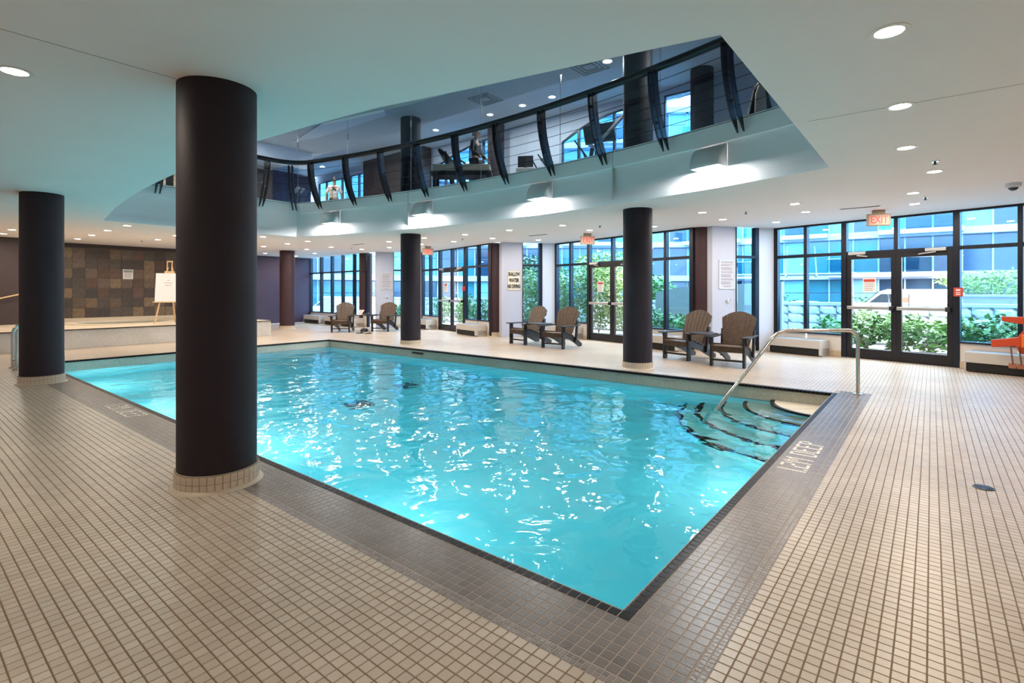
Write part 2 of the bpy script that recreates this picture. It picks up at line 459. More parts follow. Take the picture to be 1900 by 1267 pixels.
E_ = .0002
ts = TP - GR - 2 * E_
cells = []
for i in range(-75, 160):
    x = OX + i * TP + GR + (TP - GR) / 2
    for j in range(-90, 180):
        y = OY + j * TP + GR + (TP - GR) / 2
        if x < -BAND or y < -BAND:
            cells.append((x, y))
lay(cells, ts, ts, M_TILE, floor, 'tile', 'tile_field', 300, 6.2)
cells = []
for i in range(0, 260):
    for j in range(0, 260):
        x = -.366 + i * TP + GR + (TP - GR) / 2; y = -.366 + j * TP + GR + (TP - GR) / 2
        if (x < -.056 and y < LY + .1) or (y < -.056 and x < 6.46):
            cells.append((x, y))
lay(cells, ts, ts, M_BAND, border, 'tile', 'tile_field', 300, 13.0)
hp = TP / 2; hs = hp - .003 - 2 * E_
cells = []
for i in range(0, 500):
    for j in range(0, 500):
        x = OX + i * hp + .003 + (hp - .003) / 2; y = OY + j * hp + .003 + (hp - .003) / 2
        if x > 6.46 or y > LY: continue
        if i < 2 or j < 2: cells.append((x, y))
lay(cells, hs, hs, M_MINI, border, 'small_tile', 'small_tile_field', 300, 9.0)
# thin grey row behind the far lips
q = MB(); q.box(LX + .058, .0, -.003, LX + .106, LY + .106, 0); q.box(-.05, LY + .058, -.003, LX + .05, LY + .106, 0)
q.build('edge_row', M_BAND, border)

# letters laid in the border: 1.2M DEEP
FONT = {'1': ["1", "1", "1", "1", "1", "1", "1", "1"], '.': ["0", "0", "0", "0", "0", "0", "0", "1"],
        '2': ["1110", "0001", "0001", "0110", "1000", "1000", "1000", "1111"], 'M': ["10001", "11011", "10101", "10101", "10001", "10001", "10001", "10001"],
        'D': ["1110", "1001", "1001", "1001", "1001", "1001", "1001", "1110"], 'E': ["1111", "1000", "1000", "1110", "1000", "1000", "1000", "1111"],
        'P': ["1110", "1001", "1001", "1110", "1000", "1000", "1000", "1000"], ' ': ["00"] * 8}
lm = tile_mesh('letter_tile', hp - .0006, hp - .0006, M_LETTER, .0025)
cur = 0
for ch in '1.2M DEEP':
    g = FONT[ch]
    for r, row in enumerate(g):
        for k, bit in enumerate(row):
            if bit == '1':
                u = (cur + k) * hp; w = .105 + r * hp
                o = obj('letter_tile', lm, border); o.location = (2.46 + u, -w, .0016)
                o = obj('letter_tile', lm, border); o.location = (-w, 6.76 - u, .0016)
    cur += len(g[0]) + 1

# black rounded lip tiles
lip = empty('trim_2', kind='structure'); lip['label'] = 'row of black glazed lip tiles along the pool edge'
prof = [(-.052, -.003), (-.052, .003), (-.012, .004), (.004, .0), (.011, -.012), (.012, -.032), (0, -.032)]
def lip_mesh():
    ln = TP - .0055; n = len(prof)
    vs = [(0, d, z) for d, z in prof] + [(ln, d, z) for d, z in prof]
    fs = [tuple(range(n)), tuple(range(2 * n - 1, n - 1, -1))] + [(i, i + n, (i + 1) % n + n, (i + 1) % n) for i in range(n)]
    q = MB(); q.add(vs, fs); return q
LM = lip_mesh(); lip_me = LM.mesh('lip_tile', M_BLACK)
edges = [((0, 0), 0, LX), ((LX, 0), PI / 2, LY), ((LX, LY), PI, LX), ((0, LY), -PI / 2, LY)]
lips = []
for (ox, oy), rz, ln in edges:
    n = int(round(ln / TP)); st = ln / n
    for k in range(n):
        x = ox + math.cos(rz) * k * st; y = oy + math.sin(rz) * k * st
        lips.append((depth(x, y), x, y, rz))
lips.sort()
rest = MB()
for n, (d, x, y, rz) in enumerate(lips):
    if n < 300:
        o = obj('lip_tile', lip_me, lip); o.location = (x, y, 0); o.rotation_euler = (0, 0, rz)
    else:
        c, s = math.cos(rz), math.sin(rz)
        rest.add([(x + c * a - s * b, y + s * a + c * b, z) for a, b, z in LM.v], LM.f)
tag(rest.build('lip_tile_row', M_BLACK, lip), kind='stuff')
for k, ((ox, oy), rz, ln) in enumerate(edges):
    c, s = math.cos(rz), math.sin(rz)
    p = lambda a, b: (ox + c * a - s * b, oy + s * a + c * b)
    q = MB(); q.prism([p(-.056, -.054), p(ln + .056, -.054), p(ln, .004), p(0, .004)], -.033, .0012)
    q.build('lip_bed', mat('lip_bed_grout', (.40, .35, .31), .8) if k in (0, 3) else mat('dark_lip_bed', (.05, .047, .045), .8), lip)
    q = MB(); q.prism([p(-.052, -.052), p(-.001, -.052), p(-.001, -.001), p(-.052, -.001)], -.003, .0035); q.build('corner_tile', M_BLACK, lip)
# ---- pool basin
basin = empty('swimming_pool', (0, 0, 0), 0, 'rectangular indoor swimming pool sunk in the beige tile deck', 'swimming pool')
q = MB()
q.add([(0, 0, PD), (LX, 0, PD), (LX, LY, PD), (0, LY, PD)], [(0, 1, 2, 3)])
TB = -.30
def wallquad(a, b, z0, z1): return [(a[0], a[1], z0), (b[0], b[1], z0), (b[0], b[1], z1), (a[0], a[1], z1)]
for i in range(4):
    a = poolrect[i]; b = poolrect[(i + 1) % 4]
    q.add(wallquad(b, a, PD, TB), [(0, 1, 2, 3)])
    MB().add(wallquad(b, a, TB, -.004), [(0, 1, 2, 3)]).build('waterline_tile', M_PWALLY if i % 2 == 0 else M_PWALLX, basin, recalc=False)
q.build('basin_plaster', M_PLASTER, basin, recalc=False)
SR = [.76, 1.12, 1.44, 1.76, 2.05]; SZ = [-.185, -.43, -.67, -.91, -1.15]
steps = empty('corner_steps', (LX, 0, 0), 0)
steps.parent = basin
for k, (r, z) in enumerate(zip(SR, SZ)):
    n = 22; arc = [(-r * math.cos(PI / 2 * i / n), r * math.sin(PI / 2 * i / n)) for i in range(n + 1)]
    q = MB(); q.prism([(0, 0)] + arc, PD + .001, z)
    q.build('step', M_STEPTOP if k == 0 else M_STEP, steps)
    q = MB(); r2 = r - .05; ri = r + .006
    for i in range(n):
        a0, a1 = PI / 2 * i / n, PI / 2 * (i + 1) / n
        q.prism([(-r2 * math.cos(a0), r2 * math.sin(a0)), (-ri * math.cos(a0), ri * math.sin(a0)), (-ri * math.cos(a1), ri * math.sin(a1)), (-r2 * math.cos(a1), r2 * math.sin(a1))], z - .03, z + .004)
    q.build('nosing', M_BLACK, steps)
def added_pool_lamp(x, y, rz, k=1.0):
    t = empty('added_pool_lamp', (x, y, -.72), rz); t.parent = basin     # added unseen lamp that makes the water glow; local +x looks in
    q = MB(); q.lathe([(.15, 0), (.15, .012), (.12, .03)], n=24); o = q.build('added_lamp_ring', M_CHROME, t); o.rotation_euler = (0, PI / 2, 0)
    area_light('bulb', (.04, 0, 0),   .22, P_POOL * k, (.93, 1.0, .98), t, (0, -PI / 2, 0))
for y, k in ((2.6, .72), (5.4, .95), (8.2, 1.0), (11.0, .85)): added_pool_lamp(.001, y, 0, k)
added_pool_lamp(3.4, .001, PI / 2, .3)
for (px, py) in ((605, 768), (748, 733)):
    x, y = (3.0, 6.3) if px == 605 else (4.5, 6.9)
    q = MB(); q.box(x - .2, y - .2, PD + .001, x + .2, y + .2, PD + .012)
    d = q.build('main_drain', mat('drain_frame', (.02, .025, .03), .5), basin)
    q = MB()
    for k in range(6): q.box(x - .15, y - .15 + k * .054, PD + .012, x + .15, y - .125 + k * .054, PD + .018)
    q.build('grating', mat('drain_grating', (.25, .33, .33), .5), d)
# inlet slot in the far wall
q = MB(); q.box(LX - .012, 8.35, -.115, LX - .001, 8.75, -.07); q.build('inlet_slot', M_GRILLE, basin)
wq = MB()
wq.box(-.012, -.012, PD - .05, LX + .012, LY + .012, WL)
tag(wq.build('pool_water', M_WATER, recalc=False), 'rippling turquoise water filling the swimming pool', 'water', kind='stuff')

# ---- soffit with the opening up to the gallery
RC, XC0, YC0 = 21.1, -14.95, 6.3
def FX(y): return XC0 + math.sqrt(RC * RC - (y - YC0) ** 2)
YV0, YV1 = -.10, 12.45
far = [(FX(YV0 + (YV1 - YV0) * i / 30), YV0 + (YV1 - YV0) * i / 30) for i in range(31)]
near = [at(px, py, H) for px, py in ((196, 406), (213, 386), (240, 366), (262, 353), (295, 336), (330, 320), (400, 290), (477, 262), (580, 232), (700, 200), (870, 165), (1100, 115), (1240, 85))]
near = [(x, min(y, YV1)) for x, y in near]
void = far + [(near[0][0] + .03, YV1)] + near[1:] + [(1.02, YV0)]
crect = [(-6, -8)] + facade + [(-6, YP)]
ceiling = struct(obj('ceiling', fill_holes('ceiling', crect, [void], H, M_CEIL, down=True)), 'pale soffit with a curved opening up to the gallery')
# fascia: profile swept round the far and left sides of the opening
path = far + [(x, YV1) for x in (4.6, 3.8, 3.0, 2.2, 1.4, near[0][0] + .03)]
def offset(path, d):
    out = []
    for i, p in enumerate(path):
        a = Vector(path[max(i - 1, 0)]); b = Vector(path[min(i + 1, len(path) - 1)])
        t1 = (Vector(p) - a); t2 = (b - Vector(p))
        n = Vector((0, 0))
        for t in (t1, t2):
            if t.length > 1e-6: t = t.normalized(); n += Vector((-t.y, t.x))
        n.normalize()
        t = (t1 if t1.length > 1e-6 else t2).normalized(); k = max(.5, n.dot(Vector((-t.y, t.x))))
        out.append((p[0] + n.x * d / k, p[1] + n.y * d / k))
    return out
fprof = [(0.0, H), (.0, 2.97), (-.035, 3.03), (-.06, 3.10), (-.06, 3.52), (.0, 3.52), (.0, FZ), (-.35, FZ)]
q = MB(); rows = []
for d, z in fprof: rows.append([(x, y, z) for x, y in offset(path, d)])
n = len(path)
q.v = [v for r in rows for v in r]
q.f = [(i * n + k, i * n + k + 1, (i + 1) * n + k + 1, (i + 1) * n + k) for i in range(len(rows) - 1) for k in range(n - 1)]
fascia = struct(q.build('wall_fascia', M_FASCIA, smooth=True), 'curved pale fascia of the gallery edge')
q = MB()
for yy in (3.2, 8.7): q.box(FX(yy) - .004 - .0, yy - .006, H + .08, FX(yy) + .07, yy + .006, FZ - .002)
q.build('joint', mat('joint_grey', (.5, .5, .5), .8), fascia)  # grey strip marking each fascia joint
q = MB()
rest_ = [(near[0][0] + .03, YV1)] + near[1:] + [(1.02, YV0), far[0]]
for a, b in zip(rest_[:-1], rest_[1:]): q.add(wallquad(a, b, H, FZ), [(0, 1, 2, 3)])
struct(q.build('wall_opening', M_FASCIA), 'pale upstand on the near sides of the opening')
# fine seams in the soffit
for k, (a, b) in enumerate((((0, 53), (330, 147)), ((1500, 225), (1900, 155)))):
    A = Vector((*at(*a, H), H - .001)); B = Vector((*at(*b, H), H - .001))
    q = MB(); q.bar(A, B, .005, .0016); struct(q.build('trim_%d' % (3 + k), mat('seam', (.33, .33, .33), .9)))

# ---- enclosing walls
def wall(name, x0, y0, x1, y1, z0, z1, m, label=None):
    q = MB(); q.box(x0, y0, z0, x1, y1, z1); return struct(q.build(name, m), label)
wall('wall_back', -6.2, -8, -6, YP + .2, 0, GZ + .2, M_WHITE)
wall('wall_right', -6, -8.2, 9.98, -8, 0, GZ + .2, M_WHITE)
wall('wall_plum', -6, YP, 10.5, YP + .2, 0, GZ + .2, M_PLUM, 'plum painted end wall')
wall('wall_right_facade', 9.98, -8.2, 10.2, -3.02, 0, GZ, M_WHITE)
# gallery floor, ceilings
gf = struct(obj('floor_gallery', fill_holes('floor_gallery', [(-6, -8), (11.6, -8), (11.6, YP), (-6, YP)], [void], FZ, mat('gym_floor', (.32, .32, .34), .5))), 'dark gallery floor')
wall('ceiling_roof', -6.2, -8.2, 11.6, YP + .2, GZ + .01, GZ + .2, M_CEIL)
q = MB(); q.box(-6, -8, UZ, 7.3, YP, GZ - .005); struct(q.build('ceiling_upper', mat('upper_ceiling_paint', (.50, .52, .55), .8)), 'grey ceiling over the opening')
q = MB(); q.box(7.3, -8, GZ, 11.6, YP, GZ + .008); struct(q.build('ceiling_gym', mat('upper_ceiling_paint', (.5, .5, .5))), 'grey gym ceiling')
q = MB(); q.box(1.5, 14.7, 5.45, 7.0, 15.2, UZ - .002); struct(q.build('trim_5', M_WHITE), 'white bulkhead under the gallery ceiling')

pp = [at(a, b, UZ - .03) for a, b in ((545, 263), (600, 228), (712, 203), (716, 214), (650, 236), (590, 256))]  # white paint stands in for the lit side of a coffer
q = MB(); q.prism(pp, UZ - .03, UZ - .001); struct(q.build('trim_6', M_WHITE), 'ceiling panel painted white for a lit coffer side over the opening')
# ---- slate wall, dark side wall, raised spa platform
slate = struct(MB().box(1.2, YS, .40, 5.55, YS + .15, H - .12).build('wall_slate', mat('slate_grout', (.10, .085, .065), .9)), 'wall of mixed brown and grey slate tiles')
sp = .312
tmesh = []
for k in range(12):
    q = MB(); h = random.uniform(.006, .016)
    q.box(-.151, -h, -.151, .151, 0, .151); tmesh.append(q.mesh('slate_tile', M_SLATE[k]))
for r in range(7):
    for c in range(14):
        o = obj('slate_tile', random.choice(tmesh), slate); o.location = (1.2 + .156 + c * sp, YS, .62 + .156 + r * sp - .07)
wall('wall_above_slate', 1.2, YS + .02, 5.55, YS + .15, H - .12, H, M_DARKWALL)
wall('wall_slate_side', 5.55, YS - .02, 5.75, YP, 0, H, M_PLUM)
wall('wall_left_dark', -6, 18.7, 1.2, 18.9, 0, H, M_DARKWALL, 'dark brown side wall')
wall('wall_left_return', 1.05, 18.9, 1.2, YP, 0, H, M_DARKWALL)
plat = struct(empty('floor_platform', (0, 0, 0)), 'raised beige tiled spa platform')
PZ = .46
q = MB(); q.box(-2.6, 15.15, 0, 5.85, YS, PZ); q.build('platform_front', M_PLATF, plat)
q = MB(); q.box(5.85, 15.16, 0, 5.853, YS, PZ); q.build('platform_side', M_PLATS, plat)
q = MB(); q.box(-2.62, 15.13, PZ, 5.87, YS, PZ + .008); q.build('platform_top', mat('platform_top_tile', (.62, .52, .40), .35, noise=.06, nscale=3), plat)
q = MB(); q.box(-2.62, 15.115, PZ - .012, 5.88, 15.13, PZ + .009); q.build('platform_lip', M_BLACK, plat)
q = MB(); q.box(1.2, YS - .25, PZ + .008, 5.55, YS, PZ + .10); q.build('ledge', mat('ledge_tile', (.55, .46, .34), .4), plat)
q = MB(); q.lathe([(1.15, 0), (1.15, .03), (1.35, .03), (1.35, 0)], (2.6, 17.5, PZ + .008), 40, cap=False); q.build('spa_rim', mat('spa_rim_tile', (.66, .57, .45), .35), plat)
spa = MB(); spa.lathe([(1.14, .0), (1.14, .004)], (2.6, 17.5, PZ + .009), 40); spa.build('spa_water', mat('spa_water_surface', (.34, .36, .30), .1), plat)
q = MB(); q.box(2.2 - 4.9, 18.45, 0, 1.2, 18.7, .30); q.build('low_step', M_PLATF, plat)

# ---- columns
def column(x, y, label, m=M_COLUMN, z0=0, z1=H, r=.26, base=True, name='column'):
    t = empty(name, (x, y, z0), 0, label, 'column')
    q = MB(); q.lathe([(r, .115 if base else 0), (r, z1 - z0)], n=48); q.build('shaft', m, t, smooth=True)
    if base:
        n = 36; rb = r + .016
        q = MB(); q.lathe([(rb - .004, 0), (rb - .004, .125)], n=n); q.build('base_core', mat('base_grout', (.34, .27, .20), .85), t)
        tq = MB()
        a = 2 * PI / n; g = .045 * a
        for rowz in (.012, .066):
            pts = [(math.cos(s * (a / 2 - g)) * rb * k, math.sin(s * (a / 2 - g)) * rb * k) for s, k in ((-1, .97), (-1, 1), (1, 1), (1, .97))]
            w = MB(); w.prism(pts, rowz, rowz + .05); me = w.mesh('base_tile', mat('base_tile_glaze', (.56, .46, .35), .35, noise=.1, nscale=30))
            for k in range(n):
                o = obj('base_tile', me, t); o.rotation_euler = (0, 0, k * a)
        q = MB(); q.lathe([(rb + .03, 0.0), (rb + .022, .008), (rb - .002, .02)], n=n); q.build('base_cove', mat('base_cove_tile', (.50, .41, .31), .4), t)
    return t
def colpos(px, py):           # front of the plinth on the floor -> axis
    x, y = at(px, py, 0); d = Vector((x - CX, y - CY)).normalized(); return x + d.x * .29, y + d.y * .29
column(*colpos(404, 917), 'thick aubergine round column at the pool edge by the grey border')
column(*colpos(78, 714), 'aubergine round column beside the stainless pool ladder')
c3 = colpos(1183, 687); c4 = colpos(762, 641)
column(*c3, 'aubergine round column across the pool, just beside the chair pair near the handrail')
column(*c4, 'aubergine round column across the pool, in front of the wall shower')
column(*colpos(533, 611), 'brown plum column in front of the plum end wall', M_COLUMNW)
WCOL = []
for y0, lab in ((3.15, 'plum column beside the pier with a rules board, behind chairs near the handrail'), (9.55, 'plum column beside the pier with the shallow water sign'), (16.35, 'plum column behind the chairs holding papers on their table')):
    column(10.22, y0, lab, M_COLUMNW, r=.25, name='column'); WCOL.append((10.22, y0))
for (x, y), lab in zip((c3, c4) + tuple(WCOL[:2]), ('black gallery column carrying the tilted screen', 'black gallery column behind the treadmill', 'black gallery column in front of the far window', 'black gallery column beside the person in the black jacket')):
    column(x, y, lab, M_COLUMN, FZ, UZ if x < 7.3 else GZ, base=False, name='gallery_column')
column(-1.2, 14.3, 'aubergine round column in front of the spa platform')

# ================================================================== GLAZED FACADE
SILL, TRANS = .45, 2.19
def frame_of(a, b):
    a = Vector((*a, 0)); b = Vector((*b, 0)); d = b - a
    return a, math.atan2(d.y, d.x), d.length
def mull(parent, u0, u1, z0, z1, m=None, v0=-.05, v1=.07, name='mullion'):
    q = MB(); q.box(u0, v0, z0, u1, v1, z1); return q.build(name, m or M_WINFRAME, parent, bevel=.004)
def pane(parent, u0, u1, z0, z1, g=None, v=.02):
    q = MB(); q.box(u0, v - .004, z0, u1, v + .004, z1); return q.build('pane', g or G_WIN, parent)
def sticker(parent, u, z, w, h, kind='notice', v=-.012):
    q = MB(); q.box(u - w / 2, v - .002, z - h / 2, u + w / 2, v, z + h / 2); t = q.build('notice', M_PAPER, parent)
    q = MB(); q.box(u - w * .42, v - .003, z + h * .22, u + w * .42, v - .002, z + h * .40); q.build('heading', M_REDINK, t)
    q = MB()
    for k in range(5): q.box(u - w * .36, v - .003, z + h * (.12 - .12 * k), u + w * random.uniform(.2, .36), v - .002, z + h * (.15 - .12 * k))
    q.build('print_line', M_GREYINK, t)
    return t
def lower_wall(parent, u0, u1):
    q = MB(); q.box(u0, -.04, 0, u1, .12, SILL); q.build('sill_wall', mat('sill_paint', (.60, .57, .54), .6), parent)
    q = MB(); q.box(u0, -.055, 0, u1, -.04, .12); q.build('skirting_tile', mat('skirting', (.52, .42, .30), .4), parent)
    q = MB(); q.box(u0, -.07, SILL, u1, .12, SILL + .03); q.build('window_sill', M_WINFRAME, parent)

def door_leaf(door, u0, u1, hinge_left, note):
    st = .085; z0, z1 = .015, TRANS - .04
    q = MB()
    q.box(u0, -.03, z0, u0 + st, .03, z1); q.box(u1 - st, -.03, z0, u1, .03, z1)
    q.box(u0 + st, -.03, z0, u1 - st, .03, z0 + .19); q.box(u0 + st, -.03, z1 - .09, u1 - st, .03, z1)
    leaf = q.build('door_leaf', M_FRAME, door, bevel=.004)
    pane(leaf, u0 + st, u1 - st, z0 + .19, z1 - .09, G_DOOR, 0)
    q = MB(); q.box(u0 + .03, -.10, 1.02, u1 - .09, -.055, 1.085); q.build('push_bar', M_ALU, leaf, bevel=.006)
    q = MB(); q.box(u1 - .10, -.10, 1.01, u1 - .02, -.03, 1.095); q.build('push_bar_end', M_BLKPLAST, leaf, bevel=.006)
    q = MB(); q.box(u0 + .02, -.08, 1.02, u0 + .06, -.03, 1.085); q.build('push_bar_mount', M_ALU, leaf)
    a = u0 + .05 if hinge_left else u1 - .40
    q = MB(); q.box(a, -.10, z1 - .0, a + .32, -.04, z1 + .06); q.build('closer_body', M_ALU, leaf, bevel=.006)
    q = MB(); q.bar((a + .16, -.07, z1 - .015), (a + (.36 if hinge_left else -.10), -.10, z1 - .045), .03, .02); q.build('closer_arm', M_ALU, leaf)
    uu = u1 - .17 if hinge_left else u0 + .17
    q = MB(); q.tube([(uu, .03, .98), (uu, .10, .99), (uu, .10, 1.32), (uu, .03, 1.33)], .011, 8); q.build('pull_handle', M_CHROME, leaf, smooth=True)
    if note: sticker(leaf, (u0 + u1) / 2 - .03, 1.52, .24, .30, v=-.006)
    return leaf

def convector(loc, rz, ln, label, dp=.42, hh=.34):
    t = empty('convector_heater', loc, rz, label, 'heater')
    q = MB(); q.box(0, -dp, .16, ln, 0, hh); q.box(ln - .025, -dp, .02, ln, 0, .16); q.box(0, -dp, .02, .025, 0, .16); q.box(0, -dp + .1, 0.0, ln, 0, .16)
    q.build('casing', M_CONV, t, bevel=.006)
    q = MB(); q.box(.025, -dp + .02, .015, ln - .025, -dp + .08, .155); q.build('intake_grille', M_GRILLE, t)
    q = MB()
    for k in range(10): q.box(.04, -dp + .04 + k * .034, hh, ln - .04, -dp + .055 + k * .034, hh + .006)
    q.build('outlet_slats', M_ALU, t)
    return t

lab_d = {'4': 'double glass door beside the pool handrail', '3': 'double glass door between the two chair pairs', '2': 'double glass door nearest the plum wall'}
wn = 1
BAYFRAME = {}
for key, y0 in BAYS:
    B = bay_pts(y0)
    # long glazed side
    a, rz, ln = frame_of(B['p4'], B['p5'])
    w = empty('window_%d' % wn, a, rz, kind='structure'); wn += 1
    BAYFRAME[key] = (a, rz, ln)
    D0, D1 = 1.47, 3.45
    us = [0, .73, D0, D1, 4.25, ln]
    mull(w, 0, .10, 0, H); mull(w, .695, .765, SILL, H); mull(w, D0, D0 + .10, 0, H); mull(w, D1 - .10, D1, 0, H); mull(w, 4.215, 4.285, SILL, H); mull(w, ln - .1, ln, 0, H)
    mull(w, (D0 + D1) / 2 - .035, (D0 + D1) / 2 + .035, TRANS, H)
    mull(w, .10, ln - .1, TRANS - .035, TRANS + .035, name='transom', v0=-.04, v1=.06)
    mull(w, .10, ln - .1, H - .04, H, name='head', v0=-.04, v1=.06)
    for u0, u1 in ((.10, .695), (.765, D0), (D1, 4.215), (4.285, ln - .1)):
        pane(w, u0, u1, SILL + .03, TRANS - .035); pane(w, u0, u1, TRANS + .035, H - .04)
        lower_wall(w, u0, u1)
    mid = (D0 + D1) / 2
    pane(w, D0 + .1, mid - .035, TRANS + .035, H - .04); pane(w, mid + .035, D1 - .1, TRANS + .035, H - .04)
    d = empty('door_%s' % {'4': 1, '3': 2, '2': 3}[key], a, rz, lab_d[key], kind='structure')
    q = MB(); q.box(D0 + .10, -.04, TRANS - .045, D1 - .10, .05, TRANS - .03); q.box(D0 + .1, -.03, 0, D1 - .1, .05, .014)
    q.build('door_frame', M_FRAME, d)
    door_leaf(d, D0 + .105, mid - .003, True, True)
    door_leaf(d, mid + .003, D1 - .105, False, False)
    if key == '4':
        q = MB(); q.box(D1 - .085, -.07, 1.30, D1 + .05, -.052, 1.46); s = q.build('door_release', M_REDINK, d, bevel=.004)
        q = MB(); q.box(D1 - .05, -.074, 1.33, D1 + .015, -.07, 1.345); q.box(D1 - .05, -.074, 1.36, D1 + .015, -.07, 1.375); q.box(D1 - .05, -.074, 1.40, D1 + .015, -.07, 1.43); q.build('print_line', M_PAPER, s)
    if key == '2':
        q = MB(); q.box(D1 - .12, -.09, 1.40, D1 + .02, -.052, 1.55); q.build('alarm_pull', mat('alarm_red', (.6, .02, .02), .3), d, bevel=.01)
    # narrow window and its white return
    a2, rz2, ln2 = frame_of(B['p2'], B['p3'])
    w2 = empty('window_%d' % wn, a2, rz2, kind='structure'); wn += 1
    mull(w2, ln2 - .09, ln2 + .02, 0, H); mull(w2, 0, .02, 0, H); mull(w2, .02, ln2 - .09, TRANS - .03, TRANS + .03, name='transom')
    pane(w2, .02, ln2 - .09, SILL + .03, TRANS - .03); pane(w2, .02, ln2 - .09, TRANS + .03, H); lower_wall(w2, .02, ln2 - .09)
    a3, rz3, ln3 = frame_of(B['p3'], B['p4'])
    q = MB(); q.box(.02, -.03, 0, ln3 + .01, .15, H); o = q.build('wall_return_%s' % key, M_WHITE); o.location = a3; o.rotation_euler = (0, 0, rz3); struct(o)
    a4, rz4, ln4 = frame_of(B['p1'], B['p2'])
    q = MB(); q.box(-.06, -.03, 0, ln4, .30, H); o = q.build('wall_pier_%s' % key, M_PIER); o.location = a4; o.rotation_euler = (0, 0, rz4); struct(o, 'lilac grey wall pier between the window bays')
# far bay of plain windows
a, rz, ln = frame_of((10.5, YP), (10.02, 15.9))
w = empty('window_%d' % wn, a, rz, kind='structure'); wn += 1
us = [0, 1.05, 2.05, 3.0, 3.95, ln]
for k, u in enumerate(us): mull(w, max(0, u - .05), min(ln, u + .05), 0 if k in (0, 5) else SILL, H)
mull(w, 0, ln, TRANS - .03, TRANS + .03, name='transom')
for u0, u1 in zip(us[:-1], us[1:]):
    pane(w, u0 + .05, u1 - .05, SILL + .03, TRANS - .03); pane(w, u0 + .05, u1 - .05, TRANS + .03, H)
lower_wall(w, .05, ln - .05)
BAYFRAME['1'] = (a, rz, ln)
# pier of the far bay
for (p, qq, nm) in (((10.52, 14.95 + .05), (10.02, 15.32), 'wall_pier_far'),): pass

def bay_at(key, u, v, z=0):
    a, rz, ln = BAYFRAME[key]
    return (a.x + math.cos(rz) * u - math.sin(rz) * v, a.y + math.sin(rz) * u + math.cos(rz) * v, z)
for key, u, ln, lab in (('4', .12, 1.12, 'beige convector heater behind the stainless pool handrail'), ('4', 3.62, 1.35, 'beige convector heater under the orange rescue equipment'),
                        ('3', .15, 1.15, 'beige convector heater behind the chairs, beside the middle double door'), ('3', 3.75, 1.15, 'beige convector heater behind the angled chair near the handrail'),
                        ('2', .2, 1.15, 'beige convector heater next to the door nearest the plum wall'), ('2', 3.62, 1.2, 'beige convector heater touching the plum column by the shallow water sign'),
                        ('1', .3, 1.5, 'beige convector heater in the plum wall corner'), ('1', 2.3, 1.2, 'beige convector heater behind the dark wooden chair of the far pair'), ('1', 3.7, 1.1, 'beige convector heater behind the table with papers')):
    convector(bay_at(key, u, -.06), BAYFRAME[key][1], ln, lab)

# ---- boards and fittings on the piers
def pier_place(y0, u, v=-.03):
    B = bay_pts(y0); a, rz, ln = frame_of(B['p1'], B['p2'])
    return (a.x + math.cos(rz) * u - math.sin(rz) * v, a.y + math.sin(rz) * u + math.cos(rz) * v), rz
def sign_base(name, y0, u, z, w, h, m, label, cat='sign'):
    (x, y), rz = pier_place(y0, u)
    t = empty(name, (x, y, z), rz, label, cat)
    q = MB(); q.box(-w / 2, -.012, -h / 2, w / 2, 0, h / 2); q.build('board', m, t, bevel=.002)
    return t
s = sign_base('warning_sign', 9.35, .32, 1.72, .40, .60, M_CREAMSIGN, 'cream sign reading shallow water no diving on the pier', 'sign')
q = MB()
for x0, x1, z0, z1 in ((-.2, .2, .285, .30), (-.2, .2, -.30, -.285), (-.2, -.19, -.3, .3), (.19, .2, -.3, .3)): q.box(x0, -.014, z0, x1, -.012, z1)
q.build('edge_line', mat('sign_edge', (.5, .42, .32), .5), s)
for k, line in enumerate(('SHALLOW', 'WATER', 'NO DIVING')):
    text_obj('lettering', line, .155, M_INK, s, (0, -.0135, .185 - .185 * k), (PI / 2, 0, 0), xscale=(.50, .60, .50)[k], bold=.008)
for y0, lab in ((3.10, 'framed pool rules board on the pier near the handrail'), (15.60, 'framed pool rules board on the pier by the plum wall')):
    s = sign_base('rules_board', y0, .34, 1.78, .44, .66, mat('board_white', (.52, .50, .55), .5), lab)
    q = MB()
    for x0, x1, z0, z1 in ((-.22, .22, .315, .33), (-.22, .22, -.33, -.315), (-.22, -.205, -.33, .33), (.205, .22, -.33, .33)): q.box(x0, -.018, z0, x1, -.012, z1)
    q.build('frame', M_ALU, s)
    text_obj('heading', 'POOL REGULATIONS', .042, M_GREYINK, s, (0, -.0135, .275), (PI / 2, 0, 0), extrude=.001, xscale=.8)
    q = MB()
    z = .22
    for blk in range(6):
        for r in range(3 if blk % 2 else 2):
            q.box(-.17, -.0135, z, -.17 + random.uniform(.24, .34), -.0125, z + .010); z -= .024
        z -= .022
    q.box(-.12, -.0135, -.27, .12, -.0125, -.262); q.box(-.10, -.0135, -.292, .10, -.0125, -.284)
    q.build('print_line', M_GREYINK, s)
    (x, y), rz = pier_place(y0, .36)
    t = empty('shower_valve', (x, y, 1.16), rz, 'chrome shower valve on the pier under the ' + ('rules board near the handrail' if y0 < 5 else 'rules board by the plum wall'), 'valve')
    q = MB(); q.lathe([(.055, 0), (.055, .008), (.03, .018), (.022, .045)], n=20); o = q.build('rosette', M_CHROME, t, smooth=True); o.rotation_euler = (PI / 2, 0, 0)
    q = MB(); q.bar((0, -.045, 0), (.045, -.05, .05), .016, .012); q.build('lever', M_CHROME, t)

